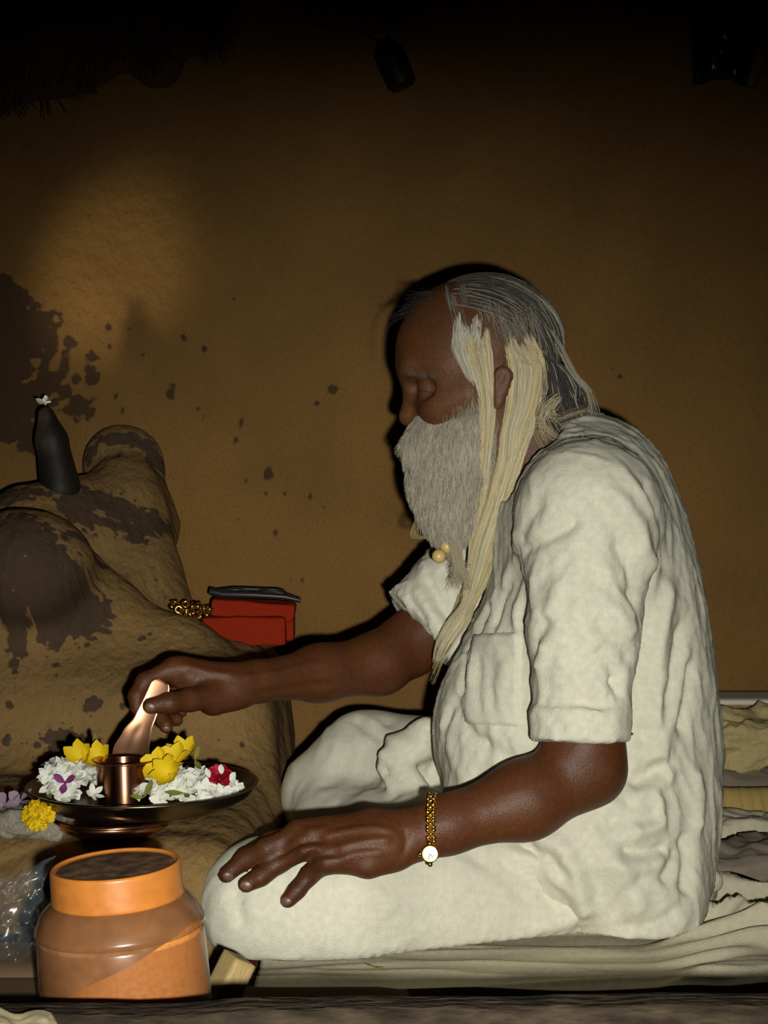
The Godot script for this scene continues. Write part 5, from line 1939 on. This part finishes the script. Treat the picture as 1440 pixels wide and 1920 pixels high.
	put("dusty_lining", lathe([Vector2(R * 0.955, H * 0.2), Vector2(R * 0.962, H * 0.5), Vector2(R * 0.96, H * 0.72), Vector2(R * 0.88, H * 0.865), Vector2(R * 0.78, H * 0.93), Vector2(R * 0.72, H * 0.96)], 60).mesh(), film, jar)
	var lidr := 123.0 * s
	var y0 := H * 0.945
	var lh := 66.0 * s
	var om := mat(lin(0.58, 0.205, 0.035), 0.38, 0.0, 0.5)
	om.albedo_texture = noise_tex(0.02, 85, 0.85, 1.0)
	tri(om, 6.0)
	var lid := put("lid", lathe([Vector2(lidr * 0.93, y0), Vector2(lidr, y0), Vector2(lidr * 1.012, y0 + lh * 0.10), Vector2(lidr, y0 + lh * 0.14), Vector2(lidr * 0.99, y0 + lh * 0.9), Vector2(lidr * 0.975, y0 + lh * 0.97), Vector2(lidr * 0.95, y0 + lh), Vector2(lidr * 0.92, y0 + lh * 0.97), Vector2(lidr * 0.91, y0 + lh * 0.9), Vector2(0.0, y0 + lh * 0.88)], 72).mesh(), om, jar)
	var dust := mat(lin(0.25, 0.145, 0.085), 0.95, 0.0, 0.2)
	dust.albedo_texture = noise_tex(0.014, 87, 0.45, 1.0, 512, 5)
	tri(dust, 7.0)
	put("dusty_top", lathe([Vector2(lidr * 0.905, y0 + lh * 0.895), Vector2(lidr * 0.88, y0 + lh * 0.91), Vector2(lidr * 0.5, y0 + lh * 0.915), Vector2(0.0, y0 + lh * 0.915)], 48).mesh(), dust, lid)
	jar.rotation_degrees = Vector3(1.0, 0, 4.0)
	# pale wooden block beside it
	var bp := P(432, 1858, 1.72)
	var bl := soft_box(Vector3(0.024, 0.040, 0.032), 0.002, 0.0, 1.0, 0.0, 6)
	var bm := mat(lin(0.52, 0.38, 0.16), 0.7)
	bm.albedo_texture = noise_tex(0.03, 71, 0.75, 1.0)
	tri(bm, 10.0)
	bm.uv1_scale = Vector3(40, 4, 40)
	var block := put("wooden_block", bl.mesh(), bm, null, bp + Vector3(0, 0.014, 0))
	block.rotation_degrees = Vector3(6, 30, -27)
	tag(block, "small pale wooden block between the jar and the sheet", "block")
	var blk := soft_box(Vector3(0.30, 0.10, 0.10), 0.01, 0.003, 1.0, 17.0, 10)
	tag(put("sill", blk.mesh(), sm, null, Vector3(bp.x + 0.02, bp.y - 0.0585, bp.z)), "dark low sill under the pale wooden block", "sill")
	# clear plastic bag at the left edge
	var bg := Geo.new()
	var bn := 34
	for side in 2:
		for j in bn + 1:
			for i in bn + 1:
				var u := float(i) / bn
				var t := float(j) / bn
				var top := lerpf(0.030, 0.075, u)
				var x := lerpf(-0.075, 0.032, u) + 0.006 * sin(t * 7.0)
				var y := lerpf(-0.035, top - 0.02, t)
				var z := (0.030 - 0.026 * t) * sin(clampf(u, 0.03, 0.97) * PI) * (1.0 if side == 0 else -1.0)
				z += 0.030 * (sharp(u * 260.0 + t * 90.0, t * 160.0 - u * 120.0, side * 50.0) - 0.3) * (1.0 - 0.5 * t)
				bg.v.append(Vector3(x, y, z))
	for side in 2:
		for j in bn:
			for i in bn:
				var a := side * (bn + 1) * (bn + 1) + j * (bn + 1) + i
				if side == 0:
					bg.quad(a, a + bn + 1, a + bn + 2, a + 1)
				else:
					bg.quad(a, a + 1, a + bn + 2, a + bn + 1)
	bg.normals()
	var clear := mat(Color(0.62, 0.68, 0.72, 0.04), 0.25, 0.0, 0.55)
	clear.transparency = BaseMaterial3D.TRANSPARENCY_ALPHA
	var bpos := P(28, 1722, 1.60)
	tag(put("clear_plastic_bag", bg.mesh(), clear, null, bpos), "crumpled clear plastic bag left of the orange-lidded jar", "bag")
	var ped := soft_box(Vector3(0.34, 0.16, 0.10), 0.02, 0.004, 1.0, 27.0, 12)
	tag(put("dark_stone", ped.mesh(), sm, null, Vector3(bpos.x - 0.10, bpos.y - 0.112, bpos.z - 0.0)), "dark stone under the clear plastic bag", "stone")

# ================================================================ things hung on the wall, high up in the dark
func hung_things() -> void:
	var straw := mat(Color.WHITE, 0.95, 0.0, 0.1)
	straw.vertex_color_use_as_albedo = true
	var root := thing("dry_grass_bundle", P(160, 60, 2.75), "dark shaggy bundle of dry grass hanging in the upper left corner", "grass bundle")
	var f := Field.new()
	f.cone(P(-120, 90, 2.78), P(120, 60, 2.78), 0.10, 0.085, 0.05)
	f.cone(P(120, 50, 2.78), P(330, -10, 2.78), 0.085, 0.08, 0.05)
	f.ball(P(300, 120, 2.80), Vector3(0.040, 0.040, 0.035), 0.02)
	f.ball(P(392, 40, 2.80), Vector3(0.045, 0.052, 0.035), 0.03)
	f.cone(P(-80, -60, 2.78), P(420, -90, 2.78), 0.12, 0.09, 0.05)
	var core := net(f, 0.012, P(-250, 260, 2.78) - Vector3(0, 0, 0.16), P(520, -260, 2.78) + Vector3(0, 0, 0.16), 1)
	core.c.resize(core.v.size())
	core.c.fill(Color(0.095, 0.062, 0.032))
	for t in core.v.size():
		core.v[t] += core.n[t] * noise.get_noise_3dv(core.v[t] * 900.0) * 0.012
	core.normals()
	part("core", core, straw, root)
	var g := Geo.new()
	for q in 420:
		var x := rng.randf_range(-40, 430)
		var edge := 205.0 - x * 0.27 + 22.0 * sin(x * 0.05)
		var d := 2.70 + rng.randf_range(-0.01, 0.05)
		var a := rng.randf_range(-1, 1)
		var way := [P(x - a * 26, edge - rng.randf_range(60, 150), d), P(x, edge - rng.randf_range(25, 50), d), P(x + a * 24, edge + rng.randf_range(-30, 8), d)]
		var pts := []
		for s in 6:
			pts.append(curve(way, s / 5.0))
		tube(g, pts, 0.0016, 0.0007, 3, Color(0.095, 0.062, 0.032) * rng.randf_range(0.7, 1.3))
	for q in [[60, 170, 40, 225], [75, 175, 82, 225], [85, 178, 95, 222], [95, 175, 126, 212], [20, 190, 8, 226], [110, 160, 140, 140]]:
		tube(g, [P(q[0], q[1] - 30, 2.69), P(q[0], q[1], 2.69), P((q[0] + q[2]) * 0.5 + 4, (q[1] + q[3]) * 0.5, 2.69), P(q[2], q[3], 2.70)], 0.0022, 0.001, 4, Color(0.095, 0.062, 0.032))
	var straws := part("straw", g, straw, root)
	straws.set_meta("kind", "stuff")
	# small lamp chimney or bottle on a loop of wire
	var dark := mat(lin(0.016, 0.012, 0.010), 0.5, 0.0, 0.4)
	var bt := thing("hanging_flask", P(738, 120, 2.86), "small dark flask hanging on a wire loop high on the wall", "flask")
	var axis := (P(712, 60, 2.86) - P(755, 160, 2.86)).normalized()
	var fl := put("body", lathe([Vector2(0.0, -0.040), Vector2(0.019, -0.040), Vector2(0.0235, -0.034), Vector2(0.0245, 0.0), Vector2(0.023, 0.022), Vector2(0.015, 0.034), Vector2(0.010, 0.040), Vector2(0.0, 0.041)], 28).mesh(), dark, bt)
	fl.basis = Basis(Quaternion(Vector3.UP, axis))
	var wire := Geo.new()
	var pts := []
	var way := [P(722, 78, 2.85), P(698, 72, 2.85), P(680, 48, 2.85), P(692, 26, 2.86), P(720, 28, 2.88), P(726, 60, 2.90), P(728, 80, 2.86)]
	for s in 25:
		pts.append(curve(way, s / 24.0) - bt.position)
	tube(wire, pts, 0.0016, 0.0016, 6)
	put("wire_loop", wire.mesh(), dark, bt)
	var peg := Geo.new()
	tube(peg, [P(704, 28, 2.84) - bt.position, P(704, 26, 2.97) - bt.position], 0.004, 0.005, 8, Color.WHITE, true)
	put("peg", peg.mesh(), dark, bt)
	# black plastic bag hanging in the upper right corner
	var bag := thing("black_plastic_bag", P(1365, 30, 2.84), "glossy black plastic bag hanging in the upper right corner", "bag")
	var bgf := Geo.new()
	var nx := 26
	var ny := 30
	var sil := [[1290, 1450, -60], [1292, 1440, 0], [1296, 1425, 50], [1299, 1412, 100], [1301, 1400, 158]]
	for side in 2:
		for j in ny + 1:
			for i in nx + 1:
				var t := float(j) / ny
				var x := t * 4.0
				var k := mini(int(x), 3)
				var u := float(i) / nx
				var l := lerpf(sil[k][0], sil[k + 1][0], x - k)
				var r := lerpf(sil[k][1], sil[k + 1][1], x - k)
				var py := lerpf(sil[k][2], sil[k + 1][2], x - k) - (12.0 * sin(u * PI) if j == ny else 0.0) + (6.0 * sin(u * 9.0) if j == ny else 0.0)
				var puff := sin(u * PI) * sin(clampf(t, 0.05, 0.97) * PI) * 0.035
				var cr := noise.get_noise_3d(u * 180.0, t * 160.0, 7.0 + side * 30.0) * 0.020 * sin(u * PI)
				bgf.v.append(P(lerpf(l, r, u), py, 2.86 + (puff * 0.6 if side == 1 else -puff + cr) ) - bag.position)
	var per := (nx + 1) * (ny + 1)
	for j in ny:
		for i in nx:
			var a := j * (nx + 1) + i
			bgf.quad(a, a + 1, a + nx + 2, a + nx + 1)
			bgf.quad(per + a, per + a + nx + 1, per + a + nx + 2, per + a + 1)
	bgf.normals()
	put("body", bgf.mesh(), mat(lin(0.010, 0.010, 0.011), 0.28, 0.0, 0.5), bag)
	var hk := Geo.new()
	tube(hk, [P(1366, -50, 2.84) - bag.position, P(1366, -54, 2.97) - bag.position], 0.005, 0.006, 8, Color.WHITE, true)
	put("peg", hk.mesh(), dark, bag)
	# pale bamboo pole beside the bag
	var pole := Geo.new()
	tube(pole, [P(1405, 162, 2.90), P(1425, 110, 2.90), P(1446, 50, 2.90), P(1500, -110, 2.90)], 0.011, 0.013, 12, Color.WHITE, true)
	var bam := mat(lin(0.26, 0.17, 0.08), 0.6)
	bam.albedo_texture = noise_tex(0.02, 91, 0.7, 1.0)
	tri(bam, 6.0)
	tag(put("bamboo_pole", pole.mesh(), bam), "light brown pole end leaning on the wall beside the black bag", "pole")

# added lamp just outside the left edge, imitates light reflected onto the wall
func bounce_helper() -> void:
	var at := Vector3(-0.76, 0.225, 0.02)
	var aim := P(215, 505, 2.95)
	var dir := (aim - at).normalized()
	var t := thing("added_bounce_lamp", at, "added unseen lamp for the pale wall glow, outside the photo's left edge", "bounce_helper")
	t.basis = Basis(Quaternion(Vector3.UP, dir))
	var tin := mat(lin(0.3, 0.3, 0.3), 0.4, 1.0)
	put("tube", lathe([Vector2(0.0, -0.10), Vector2(0.013, -0.10), Vector2(0.014, -0.095), Vector2(0.014, -0.02), Vector2(0.019, -0.004), Vector2(0.020, 0.0), Vector2(0.018, 0.0), Vector2(0.012, -0.012), Vector2(0.0, -0.014)], 24).mesh(), tin, t)
	var glow := mat(Color(1, 0.95, 0.82), 0.5)
	glow.emission_enabled = true
	glow.emission = Color(1.0, 0.93, 0.78)
	glow.emission_energy_multiplier = 0.5
	put("bulb", lathe([Vector2(0.0, -0.013), Vector2(0.004, -0.012), Vector2(0.004, -0.006), Vector2(0.0, -0.004)], 12).mesh(), glow, t)
	var l := SpotLight3D.new()
	l.name = "added_bounce_beam"
	l.light_color = Color(1.0, 0.94, 0.80)
	l.light_energy = 0.55
	l.light_size = 0.03
	l.spot_angle = 8.5
	l.spot_angle_attenuation = 1.0
	l.spot_range = 8.0
	l.spot_attenuation = 2.0
	l.shadow_enabled = true
	add_child(l)
	l.position = at + dir * 0.012
	l.look_at(aim)
